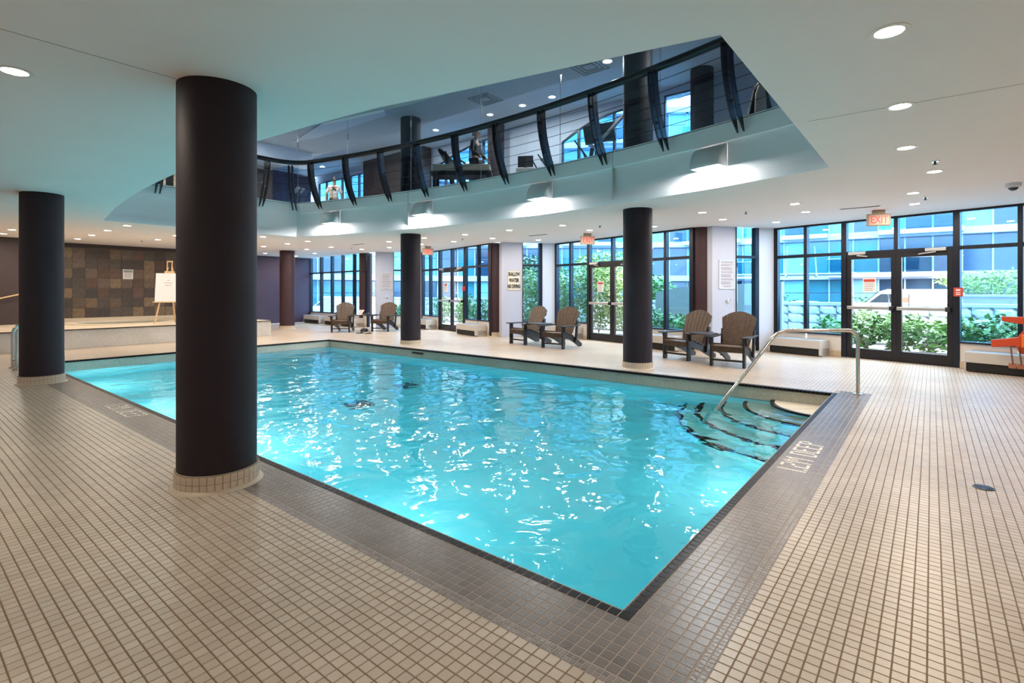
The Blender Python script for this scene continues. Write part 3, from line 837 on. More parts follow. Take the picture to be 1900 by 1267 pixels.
# ---- exit signs under the soffit
def exit_sign(px, py, label, zc=2.70):
    x, y = at(px, py, zc)
    rz = math.radians(-107 + 0)
    t = empty('exit_sign', (x, y, zc), math.atan2(CY - y, CX - x) + PI / 2 + .35, label, 'exit sign', 'exit signs over the glass doors')
    q = MB(); q.box(-.19, -.03, -.11, .19, .03, .11); q.build('housing', M_EXIT, t, bevel=.012)
    q = MB(); q.box(-.155, -.033, -.085, .155, -.03, .085); q.build('face', mat('exit_face', (.50, .40, .32), .4), t)
    q = MB(); q.box(-.10, -.02, .11, .10, .02, H - zc); q.build('canopy', M_EXIT, t)
    text_obj('lettering', 'EXIT', .19, M_RED, t, (0, -.034, -.003), (PI / 2, 0, 0), xscale=.72, bold=.003)
exit_sign(1630, 408, 'illuminated red exit sign over the door by the handrail')
exit_sign(1090, 446, 'illuminated red exit sign over the middle door')
exit_sign(794, 467, 'illuminated red exit sign over the door nearest the plum wall')

# ================================================================== CEILING FITTINGS
def make_downlight():
    t = empty('recessed_downlight', (0, 0, 0), 0, 'round recessed downlight in the white soffit over the deck', 'ceiling light', 'recessed downlights in the soffit')
    q = MB(); q.lathe([(.070, .0), (.072, -.006), (.098, -.004), (.100, 0)], n=28, cap=False); q.build('trim_ring', M_TRIMRING, t, smooth=True)
    q = MB(); q.lathe([(.072, -.001), (.072, -.003)], n=24); q.build('lens', M_LENS, t)
    area_light('bulb', (0, 0, -.02), .13, P_DOWN, WARM, t)
    return t
DL = make_downlight()
dl_px = [(1650, 58), (27, 132), (1670, 197), (1681, 274), (1734, 318), (1694, 358), (1697, 378), (1475, 378), (1495, 393), (1440, 412), (1303, 394), (1341, 407),
         (1213, 420), (1044, 418), (1094, 427), (945, 427), (914, 442), (999, 445), (863, 435), (842, 448), (787, 441.5), (781, 453), (722, 448), (722, 459),
         (671, 462.5), (614.5, 458.5), (584, 470), (571, 447.5), (569, 462.5), (488, 439), (533, 452), (489, 457), (492, 470), (236, 418.5), (200, 427.5), (170, 436), (144, 443),
         (293, 444.5), (327, 437), (22, 426), (6, 433.5), (549, 475)]
spots = [at(x, y, H) for x, y in dl_px]
spots += [(-1.6, -3.2), (-3.6, -1.2), (1.2, -3.6), (3.9, -3.8), (-3.4, 2.2), (-3.0, 6.5), (-3.6, 10.5), (-2.9, 14.2), (7.2, -4.2)]   # deck behind and beside the camera
bulb = None
for i, (x, y) in enumerate(spots):
    o = DL if i == 0 else copy_tree(DL)
    o.location = (x, y, H)
    if i == 0: o['label'] = 'round recessed downlight in the soffit over the deck corner by the handrail side'
    if y > 13 and x < 6: o['label'] = 'round recessed downlight over the raised spa platform'; o['group'] = 'downlights over the spa platform'
    elif y > 13: o['label'] = 'round recessed downlight over the deck before the plum wall'; o['group'] = 'downlights before the plum wall'
    elif x > 6.5 and y > 4.5: o['label'] = 'round recessed downlight over the window side deck by the middle doors'; o['group'] = 'downlights over the window side deck'
    elif x > 6.5: o['label'] = 'round recessed downlight over the deck near the handrail door'; o['group'] = 'downlights near the handrail door'
    else: o['label'] = 'round recessed downlight in the soffit over the deck away from the windows'; o['group'] = 'downlights over the deck away from the windows'

def ceiling_vent(px, py, label):
    x, y = at(px, py, H)
    t = empty('linear_vent', (x, y, H), 0, label, 'vent')
    q = MB(); q.box(-.05, -.3, -.006, .05, .3, 0); q.build('frame', mat('vent_paint', (.42, .42, .42), .6), t)
    q = MB()
    for k in range(3): q.box(-.03 + k * .024, -.28, -.009, -.018 + k * .024, .28, -.006)
    q.build('slat', mat('vent_slat', (.2, .2, .2), .6), t)
ceiling_vent(1595, 385, 'slim linear air vent in the soffit by the exit sign near the handrail'); ceiling_vent(998, 436, 'slim linear air vent in the soffit before the narrow window'); ceiling_vent(665, 453, 'slim linear air vent in the soffit near the far windows')
def sprinkler(px, py, label):
    x, y = at(px, py, H)
    t = empty('sprinkler_head', (x, y, H), 0, label, 'sprinkler', 'sprinkler heads in the soffit')
    q = MB(); q.lathe([(.04, 0), (.036, -.008)], n=16); q.build('escutcheon', M_CHROME, t)
    q = MB(); q.lathe([(.012, -.008), (.010, -.035), (.026, -.04), (.026, -.044)], n=12); q.build('deflector', M_DKSTEEL, t)
for px, py in ((1735, 299), (1384, 393), (1717, 366), (1113, 419), (858, 443), (652, 459), (263, 446)): sprinkler(px, py, 'small sprinkler head hanging from the white soffit')
x, y = at(1880, 340, H)
t = empty('dome_camera', (x, y, H), 0, 'white ceiling dome camera with a black eye', 'camera')
q = MB(); q.lathe([(.085, 0), (.085, -.05), (.075, -.06)], n=28); q.build('housing', M_WHITE, t, smooth=True)
q = MB(); q.lathe([(.055, -.06), (.05, -.08), (.03, -.098), (.001, -.104)], n=24); q.build('dome', M_CARGLASS, t, smooth=True)

# ---- wall sconces on the fascia
def sconce(px, py, lab):
    # right upper corner of the shade touches the fascia at z 3.5
    best = min(((abs(proj(FX(yy * .01) + .06, yy * .01, 3.5)[0] - px), yy * .01) for yy in range(0, 1240)), key=lambda e: e[0])[1]
    yy = best + .20
    nx = -(FX(yy) - XC0) / RC; ny = -(yy - YC0) / RC
    ang = math.atan2(ny, nx)
    t = empty('wall_sconce', (FX(yy) + .055, yy, 3.17), ang, lab, 'wall light', 'quarter round sconces on the fascia')   # local +x into the void
    w = .22; n = 10
    arc = [(.24 * math.cos(PI / 2 * i / n), .33 * math.sin(PI / 2 * i / n)) for i in range(n + 1)]
    q = MB()
    q.add([(a, -w, b) for a, b in arc] + [(a, w, b) for a, b in arc], [(i, i + 1, n + 2 + i, n + 1 + i) for i in range(n)])
    for sgn in (-1, 1): q.add([(0, sgn * w, 0)] + [(a, sgn * w, b) for a, b in arc], [tuple(range(n + 2))])
    o = q.build('shade', mat('sconce_enamel', (.70, .70, .70), .45), t, smooth=True)
    so = o.modifiers.new('solid', 'SOLIDIFY'); so.thickness = .006
    q = MB(); q.box(.03, -w + .03, .03, .20, w - .03, .04); q.build('lens', M_SCONLENS, t)
    area_light('bulb', (.14, 0, -.005), .18, P_SCONCE, (.92, .97, 1.0), t, (0, math.radians(10), 0))
sconce(1347, 268, 'quarter round white sconce nearest the straight end of the opening'); sconce(1023, 334, 'quarter round white sconce below the treadmill')
sconce(801, 369, 'quarter round white sconce above the shower pier column'); sconce(630, 391, 'quarter round white sconce nearest the gallery corner')

# ================================================================== GALLERY GLASS AND RAILING
gw = empty('window_%d' % wn, (0, 0, 0), kind='structure'); gw['label'] = 'tall frameless glass screen along the gallery'; wn += 1
gp = [offset(far, -.10)[0]]
def arcpt(y, d): 
    nx = -(FX(y) - XC0) / RC; ny = -(y - YC0) / RC
    return (FX(y) + nx * d, y + ny * d)
joints = [arcpt(y, -.10) for y in (.0, 2.35, 4.45, 6.55, 8.7, 10.8)] + [(5.33, 12.55), (3.4, 12.55), (1.4, 12.55)]
for a, b in zip(joints[:-1], joints[1:]):
    d = (Vector(b) - Vector(a)).normalized(); n_ = Vector((-d.y, d.x)) * .006
    a_ = Vector(a) + d * .006; b_ = Vector(b) - d * .006
    q = MB(); q.prism([tuple(a_ + n_), tuple(a_ - n_), tuple(b_ - n_), tuple(b_ + n_)], FZ - .002, UZ - .002); q.build('pane', G_UP, gw)
for a in joints[1:-1]:
    q = MB(); q.tube([(a[0], a[1], FZ), (a[0], a[1], UZ)], .006, 6); q.build('glass_joint', M_ALU, gw)
    q = MB(); q.lathe([(.02, 0), (.02, .16)], (a[0], a[1], 5.35), 10); q.build('patch_fitting', M_CHROME, gw)

rl = empty('gallery_railing', (0, 0, FZ), 0, 'outward curving dark steel railing with cables around the opening', 'railing')
RZ0, RZ1 = 3.58 - FZ, 4.72 - FZ
def ribd(t): return .03 + .35 * (1 - (1 - t) ** 2)
def make_rib():
    q = MB(); n = 12; th = .022
    for off in (-.045, .045):
        pts_o, pts_i = [], []
        for i in range(n + 1):
            t = i / n; d = ribd(t); z = RZ0 + (RZ1 - RZ0) * t; wd = .12 * min(1, t * 6 + .04)
            pts_o.append((d + wd * .5, z)); pts_i.append((d - wd * .5, z))
        prof_ = pts_o + pts_i[::-1]
        m = len(prof_)
        vs = [(d, off - th / 2, z) for d, z in prof_] + [(d, off + th / 2, z) for d, z in prof_]
        k = n + 1; fs = []
        for i in range(n):
            j0, j1 = m - 1 - i, m - 2 - i
            fs += [(i, i + 1, j1, j0), (m + i, m + j0, m + j1, m + i + 1)]
        fs += [(i, m + i, m + (i + 1) % m, (i + 1) % m) for i in range(m)]
        q.add(vs, fs)
    for t in (.35, .62, .82): 
        d = ribd(t); z = RZ0 + (RZ1 - RZ0) * t; q.box(d - .012, -.038, z - .012, d + .012, .038, z + .012)
    return q.mesh('rib', M_DKSTEEL)
rib_me = make_rib()
def put_rib(x, y, ang):
    o = obj('rib', rib_me, rl); o.location = (x, y, 0); o.rotation_euler = (0, 0, ang)
for k in range(10):
    y = .98 + 1.18 * k
    nx = -(FX(y) - XC0) / RC; ny = -(y - YC0) / RC
    put_rib(FX(y), y, math.atan2(ny, nx))
put_rib(5.18, 12.42, math.radians(-135))
for x in (4.25, 3.1, 1.95): put_rib(x, YV1, -PI / 2)
def rail_path(d):
    pts = [arcpt(YV0 + .2 + (11.7 - YV0 - .2) * i / 28, d) for i in range(29)]
    c = Vector(arcpt(12.2, d)); c.y = min(c.y, YV1 - d)
    e = Vector(pts[-1]); c2 = Vector((c.x - .05, YV1 - d)); f2 = Vector((c.x - .65, YV1 - d))
    for i in range(1, 7):
        t = i / 6; pts.append(tuple(e * (1 - t) ** 2 + c2 * 2 * t * (1 - t) + f2 * t * t))
    pts += [(x, YV1 - d) for x in (3.6, 2.6, 1.5)]
    return pts
q = MB(); q.tube([(x, y, RZ1 + .03) for x, y in rail_path(ribd(1))], .06, 12); q.build('handrail', M_DKSTEEL, rl, smooth=True)
for t in (.14, .28, .42, .56, .70, .85):
    q = MB(); q.tube([(x, y, RZ0 + (RZ1 - RZ0) * t) for x, y in rail_path(ribd(t))], .005, 5); q.build('cable', M_DKSTEEL, rl)

# ================================================================== FURNITURE ON THE DECK
def make_chair():
    """adirondack chair, local -x is the front, origin on the floor under the seat centre"""
    t = empty('adirondack_chair', (0, 0, 0), 0, 'x', 'chair', 'brown adirondack chairs along the windows')
    W = .29                                      # half width between the side frames
    for s in (-1, 1):
        q = MB(); q.box(-.45, s * W - .022, 0, -.35, s * W + .022, .53); q.build('front_leg', M_BLKPLAST, t, bevel=.006)
        # long side rail running from the seat front down to the floor behind
        y = s * (W - .045)
        q = MB(); q.slab([(-.44, y - .018, .31), (-.44, y - .018, .40), (-.30, y - .018, .405), (.12, y - .018, .29), (.56, y - .018, .07), (.56, y - .018, 0), (.42, y - .018, 0), (.05, y - .018, .17)], (0, .036, 0))
        q.build('side_rail', M_BLKPLAST, t, bevel=.004)
        q = MB(); q.box(.17, s * (W + .02) - .02, .0, .24, s * (W + .02) + .02, .60) if False else q.bar((.20, s * (W + .0), .13), (.27, s * (W + .0), .66), .04, .07); q.build('arm_support', M_BLKPLAST, t, bevel=.004)
        # flared arm
        y0 = s * (W + .03)
        pts = [(-.50, y0 - .075), (-.50, y0 + .075), (-.20, y0 + .07), (.12, y0 + s * .0 + .045), (.34, y0 + .03), (.34, y0 - .03), (.12, y0 - .045), (-.20, y0 - .07)]
        q = MB(); q.prism(pts, .53, .555); q.build('arm', M_BLKPLAST, t, bevel=.006)
        q = MB(); q.slab([(-.43, s * W + s * .022, .53), (-.37, s * W + s * .022, .53), (-.40, s * W + s * .022, .40)], (0, s * .03, 0)); q.build('arm_bracket', M_BLKPLAST, t)
    q = MB(); q.box(-.455, -W + .02, .27, -.43, W - .02, .385); q.build('apron', M_SEATWOOD, t, bevel=.005)
    q = MB(); q.box(-.42, -W + .02, .10, -.39, W - .02, .135); q.build('stretcher', M_BLKPLAST, t)
    seat = [(-.47, .385), (-.375, .412), (-.275, .395), (-.175, .365), (-.075, .335), (.02, .305)]
    for k, (x, z) in enumerate(seat):
        q = MB(); m = Matrix.Translation((x + .044, 0, z)) @ Matrix.Rotation(math.radians((-18, 8, 15, 16, 16, 16)[k]), 4, 'Y')
        q.mbox(m, .088, 2 * W - .01, .022); q.build('seat_slat', M_SEATWOOD, t, bevel=.006)
    # fan back of seven slats with an arched top
    base = Vector((.06, 0, .27)); lean = Vector((math.sin(math.radians(24)), 0, math.cos(math.radians(24))))
    nrm = Vector((lean.z, 0, -lean.x))
    for k in range(7):
        s = k - 3
        b0, b1 = s * .066 - .0308, s * .066 + .0308
        t0, t1 = s * .092 - .0435, s * .092 + .0435
        topz = lambda yy: .80 - .13 * (yy / .31) ** 2
        pts = [base + Vector((0, b0, 0)), base + Vector((0, b1, 0))]
        for f in (1, .66, .33, 0):
            yy = t0 + (t1 - t0) * f; pts.append(base + Vector((0, yy, 0)) + lean * topz(yy))
        q = MB(); q.slab(pts, nrm * .022); q.build('back_slat', M_SEATWOOD, t, bevel=.004)
    for h_, w_ in ((.16, .24), (.36, .30), (.56, .30)):
        p = base + lean * h_ + nrm * .034
        q = MB(); m = Matrix.Translation(p) @ Matrix.Rotation(math.radians(24), 4, 'Y'); q.mbox(m, .022, 2 * w_, .07); q.build('back_brace', M_BLKPLAST, t)
    return t
chair0 = make_chair()
def chair(fl, fr, label, first=[True], face=None):
    """front feet on the floor give place and heading"""
    mx, my = (fl[0] + fr[0]) / 2, (fl[1] + fr[1]) / 2
    ang = math.atan2(fr[1] - fl[1], fr[0] - fl[0]) + PI / 2 if face is None else face
    # local -x = front, local y runs from the right foot to the left foot
    o = chair0 if first[0] else copy_tree(chair0); first[0] = False
    o.rotation_euler = (0, 0, ang)
    o.location = (mx + .40 * math.cos(ang), my + .40 * math.sin(ang), 0)
    o['label'] = label
    return o
R = math.radians
ch = {}
ch['r1'] = chair((7.86, 2.15), (7.86, 1.60), 'brown adirondack chair facing the pool squarely, closest to the handrail')
ch['r0'] = chair((8.36, 3.25), (8.22, 2.76), 'brown adirondack chair turned away, paired next to the one closest to the handrail', face=R(-16))
ch['m0'] = chair((8.66, 7.69), (8.59, 7.11), 'brown adirondack chair in front of the shallow water pier', face=R(-12))
ch['m1'] = chair((8.36, 6.40), (8.37, 5.83), 'brown adirondack chair facing the pool beside the middle double door', face=R(2))
ch['l0'] = chair((7.75, 14.75), (8.10, 14.30), 'brown adirondack chair before the far windows, near the plum wall', face=R(44))
ch['l1'] = chair((8.75, 13.95), (9.15, 13.50), 'brown adirondack chair under the far rules board, dark bag beside its foot', face=R(28))
def link_table(a, b, label):
    """small table board bridging the neighbouring arms of two chairs"""
    A = ch[a]; B = ch[b]
    def arm(o, s):
        c, sn = math.cos(o.rotation_euler.z), math.sin(o.rotation_euler.z)
        return [Vector((o.location.x + c * x - sn * y, o.location.y + sn * x + c * y)) for x, y in ((-.42, s * .31), (.06, s * .31))]
    f0, b0 = arm(A, -1); f1, b1 = arm(B, 1)
    cx_, cy_ = (f0 + f1 + b0 + b1) / 4
    t = empty('arm_table', (cx_, cy_, .556), 0, label, 'table', 'small tables bridging chair arms')
    q = MB(); pts = [f0, b0, b1, f1]; q.prism([(p.x - cx_, p.y - cy_) for p in pts], 0, .022); q.build('table_board', M_BLKPLAST, t, bevel=.005)
    return (cx_, cy_)
link_table('r0', 'r1', 'small black table board bridging the chair pair near the handrail')
link_table('m0', 'm1', 'small black table board bridging the chair pair by the shallow water pier')
tc = link_table('l0', 'l1', 'small black table board carrying papers between the far chairs')
q = MB(); q.prism([(-.12, -.09), (.12, -.09), (.12, .09), (-.12, .09)], 0, .006)
t = empty('magazine', (tc[0] - .1, tc[1], .58), R(20), 'folded white printed magazine propped on the far table', 'magazine')
o = q.build('page', M_PAPER, t); o.rotation_euler = (0, R(-38), 0); o.location = (0, 0, .08)
q = MB()
for k in range(4): q.box(-.09 + k * .05, -.06, .006, -.06 + k * .05, .05, .0075)
o2 = q.build('print_block', M_REDINK, t); o2.rotation_euler = (0, R(-38), 0); o2.location = (0, 0, .08)
q = MB(); q.prism([(-.12, -.09), (.12, -.09), (.12, .09), (-.12, .09)], 0, .008); q.build('lower_page', M_PAPER, t)
t = empty('dark_towel', (tc[0] + .14, tc[1] - .08, .58), 0, 'dark crumpled cloth lying on the far table', 'cloth')
q = MB(); n = 9
vs = [(-.13 + .26 * i / (n - 1), -.1 + .2 * j / (n - 1), .01 + .06 * max(0, math.sin(i * .9) * math.cos(j * .7)) * (1 if 0 < i < n - 1 and 0 < j < n - 1 else .15)) for j in range(n) for i in range(n)]
q.add(vs, [(j * n + i, j * n + i + 1, (j + 1) * n + i + 1, (j + 1) * n + i) for j in range(n - 1) for i in range(n - 1)])
o = q.build('cloth', M_BLKPLAST, t, smooth=True); o.modifiers.new('solid', 'SOLIDIFY').thickness = .008
# bag and sandals by the far chair
bx, by = at(676, 615, 0)
t = empty('swim_bag', (bx, by, 0), .4, 'small slumped black bag on the deck by the far chair', 'bag')
q = MB(); n = 14
prof_ = [(.01, 0), (.13, .0), (.15, .04), (.12, .09), (.05, .115), (.005, .12)]
q.lathe(prof_, n=n); o = q.build('sack', M_BLKPLAST, t, smooth=True); o.scale = (1.2, .8, 1)
q = MB(); q.tube([(-.06, 0, .10), (-.03, 0, .16), (.03, 0, .16), (.06, 0, .10)], .008, 6); q.build('strap', M_BLKPLAST, t)
for k, (px, py) in enumerate(((668, 618.5), (683, 619))):
    x, y = at(px, py, 0)
    t = empty('flip_flop', (x, y, 0), R(-30 + 25 * k), 'dark rubber flip flop lying on the deck beside the black bag', 'sandal', 'flip flops by the far chair')
    pts = [(.13 * math.cos(a) , (.045 + .01 * math.cos(a)) * math.sin(a)) for a in [2 * PI * i / 16 for i in range(16)]]
    q = MB(); q.prism(pts, 0, .02); q.build('sole', M_BLKPLAST, t)
    q = MB(); q.tube([(.02, .045, .02), (.05, .02, .045), (.085, 0, .02)], .006, 5); q.tube([(.02, -.045, .02), (.05, -.02, .045), (.085, 0, .02)], .006, 5); q.build('thong', M_BLKPLAST, t)

# ---- stainless rails
def bend(pts, r=.12, n=6):
    out = [Vector(pts[0])]
    for i in range(1, len(pts) - 1):
        p = Vector(pts[i]); a = (Vector(pts[i - 1]) - p); b = (Vector(pts[i + 1]) - p)
        ra = min(r, a.length * .45); rb = min(r, b.length * .45)
        A = p + a.normalized() * ra; B = p + b.normalized() * rb
        for k in range(n + 1):
            t = k / n; out.append(A * (1 - t) ** 2 + p * 2 * t * (1 - t) + B * t * t)
    out.append(Vector(pts[-1])); return out
t = empty('pool_handrail', (6.36, -.27, 0), 0, 'bent stainless handrail over the corner steps of the pool', 'handrail')
pts = [(0, 0, 0), (0, 0, .865), (-.60, .85, .86), (-1.33, 1.53, -.30), (-1.42, 1.61, -.905)]
q = MB(); q.tube(bend(pts, .14), .024, 14); q.build('tube', M_STEEL, t, smooth=True)
q = MB(); q.lathe([(.065, .0015), (.065, .008), (.03, .02)], n=24); q.build('floor_flange', M_STEEL, t, smooth=True)
t = empty('pool_ladder', (-.46, 11.75, 0), 0, 'stainless ladder rails at the pool edge behind an aubergine column', 'ladder')
for k in (-.19, .19):
    q = MB(); q.tube(bend([(0, k, 0), (0, k, .80), (.62, k, .80), (.66, k, -.6)], .2), .024, 12); q.build('grab_rail', M_STEEL, t, smooth=True)
    q = MB(); q.lathe([(.055, 0), (.055, .008), (.03, .02)], (0, k, 0), 20); q.build('floor_flange', M_STEEL, t)
q = MB(); q.tube([(0, -.19, .14), (0, .19, .14)], .015, 8); q.build('cross_bar', M_STEEL, t)
for z in (-.3, -.55):
    q = MB(); q.box(.62, -.19, z, .70, .19, z + .03); q.build('tread', M_STEEL, t)
t = empty('wall_handrail', (-.6, 18.62, 1.0), 0, 'slim pale handrail rising along the dark brown wall', 'handrail')
q = MB(); q.tube([(-.9, 0, -.25), (1.2, 0, .33)], .02, 8); q.build('tube', M_PINE, t, smooth=True)
q = MB(); q.bar((-.4, .08, -.14), (-.4, 0, -.12), .02, .02); q.bar((.8, .08, .2), (.8, 0, .22), .02, .02); q.build('bracket', M_STEEL, t)
# ---- floor drain
x, y = at(1825, 905, 0)
t = empty('floor_drain', (x, y, 0), 0, 'round dark floor drain grate in the beige tile deck', 'drain')
q = MB(); q.lathe([(.062, .0005), (.062, .004), (.056, .005)], n=28); q.build('ring', mat('drain_metal', (.03, .04, .055), .35, metal=.6), t)
q = MB()
for k in range(12):
    a = 2 * PI * k / 12; q.bar((.015 * math.cos(a), .015 * math.sin(a), .006), (.05 * math.cos(a), .05 * math.sin(a), .006), .006, .003)
q.build('grate_bar', mat('drain_bar', (.10, .12, .15), .35, metal=.6), t)

# ---- easel with a board
ex, ey = at(310, 600, PZ + .01)
t = empty('easel', (ex + .1, ey + .1, PZ + .008), R(-35), 'pale pine easel standing on the spa platform', 'easel')
q = MB(); q.bar((-.30, -.25, 0), (-.05, .02, 1.62), .045, .02); q.build('leg', M_PINE, t)
q = MB(); q.bar((.30, -.25, 0), (.05, .02, 1.62), .045, .02); q.build('leg', M_PINE, t)
q = MB(); q.bar((0, .45, 0), (0, .05, 1.45), .04, .02); q.build('rear_leg', M_PINE, t)
q = MB(); q.bar((-.06, -.06, .9), (-.06, .0, 1.80), .03, .02); q.bar((.06, -.06, .9), (.06, .0, 1.80), .03, .02); q.box(-.075, -.01, 1.76, .075, .02, 1.80); q.build('mast', M_PINE, t)
q = MB(); q.box(-.36, -.20, .60, .36, -.12, .63); q.build('tray', M_PINE, t)
q = MB(); q.box(-.12, -.05, 1.42, .12, .02, 1.50); q.build('top_clamp', M_PINE, t)
t2 = empty('easel_board', (ex + .1, ey + .1, PZ + .008), R(-35), 'white poster board resting on the pine easel', 'board')
bm_ = MB(); m = Matrix.Translation((0, -.125, 1.03)) @ Matrix.Rotation(R(-7), 4, 'X'); bm_.mbox(m, .64, .02, .82); bm_.build('board', M_PAPER, t2)
q = MB()
for k, wdt in enumerate((.06, .22, .16)): q.mbox(m @ Matrix.Translation((0, -.0115, .2 - .07 * k)), wdt, .002, .012)
q.build('print_line', M_GREYINK, t2)
t = empty('spa_sign', (3.25, YS - .02, 1.95), 0, 'small white notice fixed to the slate tiles', 'sign')
q = MB(); q.box(-.14, -.012, -.16, .14, 0, .16); q.build('board', M_PAPER, t)
q = MB(); q.box(-.12, -.0135, .06, .12, -.012, .14); q.build('heading', mat('grey_green_print', (.25, .30, .26), .6), t)
q = MB()
for k in range(5): q.box(-.1, -.0135, .03 - .035 * k, .1, -.012, .042 - .035 * k)
q.build('print_line', M_GREYINK, t)

# ---- orange rescue equipment by the right window
ox_, oy_ = bay_at('4', 4.42, -.55)[:2]
a_, rz_, _l = BAYFRAME['4']
t = empty('rescue_board', (ox_, oy_, .40), rz_, 'orange plastic rescue board with straps standing on the heater', 'rescue board')
pts = [(-.30, .58), (.55, .58), (.55, -.02), (-.08, -.02), (-.12, .10), (-.42, .06), (-.43, .18), (-.10, .25), (-.02, .38), (-.03, .46), (-.29, .50)]
q = MB(); q.slab([(x, -.03, z) for x, z in pts], (0, .06, 0)); q.build('board', M_ORANGE, t, bevel=.01)
q = MB(); q.box(-.05, -.06, .08, .30, -.03, .30); q.build('head_block', M_ORANGE2, t, bevel=.02)
for k in (-.18, -.08, .06):
    q = MB(); q.bar((k, -.045, .10), (k + .03, -.055, -.20), .05, .012); q.build('strap', mat('brown_strap', (.16, .06, .035), .7), t)
    q = MB(); q.box(k - .02, -.07, -.26, k + .07, -.045, -.18); q.build('strap_buckle', mat('strap_buckle', (.35, .13, .07), .5), t)

# ================================================================== GALLERY: outer wall, machines, people
def yz_wall(name, x, outer, holes, m, thick=.12):
    polys = [[Vector((a, b, 0)) for a, b in outer]] + [[Vector((a, b, 0)) for a, b in h] for h in holes]
    tris = tessellate_polygon(polys)
    flat = [p for pl in polys for p in pl]; n = len(flat)
    vs = [(x, p.x, p.y) for p in flat] + [(x + thick, p.x, p.y) for p in flat]
    fs = [tuple(t) for t in tris] + [tuple(i + n for i in reversed(t)) for t in tris]
    o = 0
    for pl in polys:
        k = len(pl); fs += [(o + i, o + (i + 1) % k, n + o + (i + 1) % k, n + o + i) for i in range(k)]; o += k
    q = MB(); q.add(vs, fs); return struct(q.build(name, m), 'white gallery wall with arched windows')
WX = 10.75
archA = [(13.0, 3.95), (13.0, 5.85), (12.5, 6.02), (12.0, 6.18), (11.4, 6.32), (10.8, 6.42), (10.0, 6.48), (10.0, 3.95)]
archB = [(7.45, 3.95), (7.45, 5.80), (7.0, 6.02), (6.5, 6.20), (6.0, 6.30), (5.4, 6.36), (4.6, 6.40), (4.6, 3.95)]
archC = [(4.30, 3.95), (4.30, 6.42), (3.45, 6.42), (3.45, 3.95)]
arch0 = [(20.7, 3.95), (20.7, 6.3), (17.0, 6.3), (17.0, 3.95)]
archD = [(-.2, 3.95), (-.2, 5.9), (-.8, 6.15), (-1.6, 6.35), (-3, 6.4), (-3, 3.95)]
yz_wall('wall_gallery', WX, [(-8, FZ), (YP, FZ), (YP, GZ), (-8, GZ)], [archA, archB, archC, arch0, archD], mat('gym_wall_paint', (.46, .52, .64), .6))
for ar in (archA, archB, archC, arch0, archD):
    y1, y0_ = ar[0][0], ar[-1][0]
    w = empty('window_%d' % wn, (WX + .05, y0_, FZ), kind='structure'); wn += 1
    def top(y):
        pts = sorted([p for p in ar if p[1] > 4.5])
        for p, r_ in zip(pts[:-1], pts[1:]):
            if p[0] - 1e-6 <= y <= r_[0] + 1e-6: return p[1] + (r_[1] - p[1]) * (y - p[0]) / max(1e-6, r_[0] - p[0])
        return pts[-1][1]
    n = max(1, int(round((y1 - y0_) / .62)))
    ys = [y0_ + (y1 - y0_) * k / n for k in range(n + 1)]
    for y in ys:
        q = MB(); q.box(-.04, y - y0_ - .03, 3.95 - FZ, .05, y - y0_ + .03, top(y) - FZ); q.build('mullion', M_WINFRAME, w)
    for a, b in zip(ys[:-1], ys[1:]):
        q = MB(); q.slab([(0, a - y0_ + .03, 3.95 - FZ), (0, b - y0_ - .03, 3.95 - FZ), (0, b - y0_ - .03, top(b) - FZ), (0, a - y0_ + .03, top(a) - FZ)], (.008, 0, 0)); q.build('pane', G_WIN, w)
        q = MB(); q.bar((0, a - y0_, top(a) - FZ), (0, b - y0_, top(b) - FZ), .06, .06); q.build('head', M_WINFRAME, w)
    q = MB(); q.box(-.04, 0, 5.05 - FZ, .03, y1 - y0_, 5.10 - FZ); q.build('transom', M_MULL, w)
q = MB(); q.box(10.35, 13.1, FZ, WX - .01, 16.7, GZ); struct(q.build('wall_gallery_dark', M_DARKWALL), 'dark brown wall block in the gym')
# dark left end of the gallery with pale slats
wall('wall_gallery_left', -6, 18.2, 7.4, 18.4, FZ, UZ, M_DARKWALL, 'dark wall at the left end of the gallery')
for k in range(16):
    q = MB(); q.box(0, 0, 0, .10, .05, UZ - FZ); o = q.build('timber_slat', mat('pale_timber', (.55, .42, .28), .5)); o.location = (-1.2 + k * .30, 15.6, FZ)
    tag(o, 'upright pale timber slat of the screen at the gallery end', 'slat', 'timber screen slats')
# gym lamps
def make_uplamp():
    t = empty('gym_downlight', (0, 0, 0), 0, 'round recessed lamp in the gym ceiling', 'ceiling light', 'recessed lamps in the gym ceiling')
    q = MB(); q.lathe([(.085, 0), (.088, -.006), (.115, -.004), (.118, 0)], n=24, cap=False); q.build('trim_ring', M_TRIMRING, t)
    q = MB(); q.lathe([(.088, -.001), (.088, -.003)], n=20); q.build('lens', M_LENSUP, t)
    area_light('bulb', (0, 0, -.02), .15, P_UP, (1, .86, .70), t)
    return t
U0 = make_uplamp(); k = 0
for px, py, zc in ((623, 272, GZ), (693, 252, GZ), (842, 252, GZ), (938, 224, GZ), (1028, 222, GZ), (1357, 112, UZ), (1133, 118, UZ), (1052, 194, GZ), (501, 290, UZ), (497, 318, UZ), (496, 332, UZ)):
    x, y = at(px, py, zc)
    if zc == GZ: x = min(max(x, 7.6), 9.4)
    else: x = min(x, 7.0)
    if zc == UZ and y > 16.5: y = 15.2 + .6 * (k % 3)
    o = U0 if k == 0 else copy_tree(U0); k += 1
    o.location = (x, y, zc - (.002 if zc == GZ else 0))
for x, y in ((1.2, 14.3), (3.0, 14.2), (4.6, 13.6)):  # extra lamps added to brighten the timber slats
    o = copy_tree(U0); o.location = (x, y, UZ); o['label'] = 'added warm recessed lamp lighting the timber screen'; o['group'] = 'added lamps lighting the timber screen'
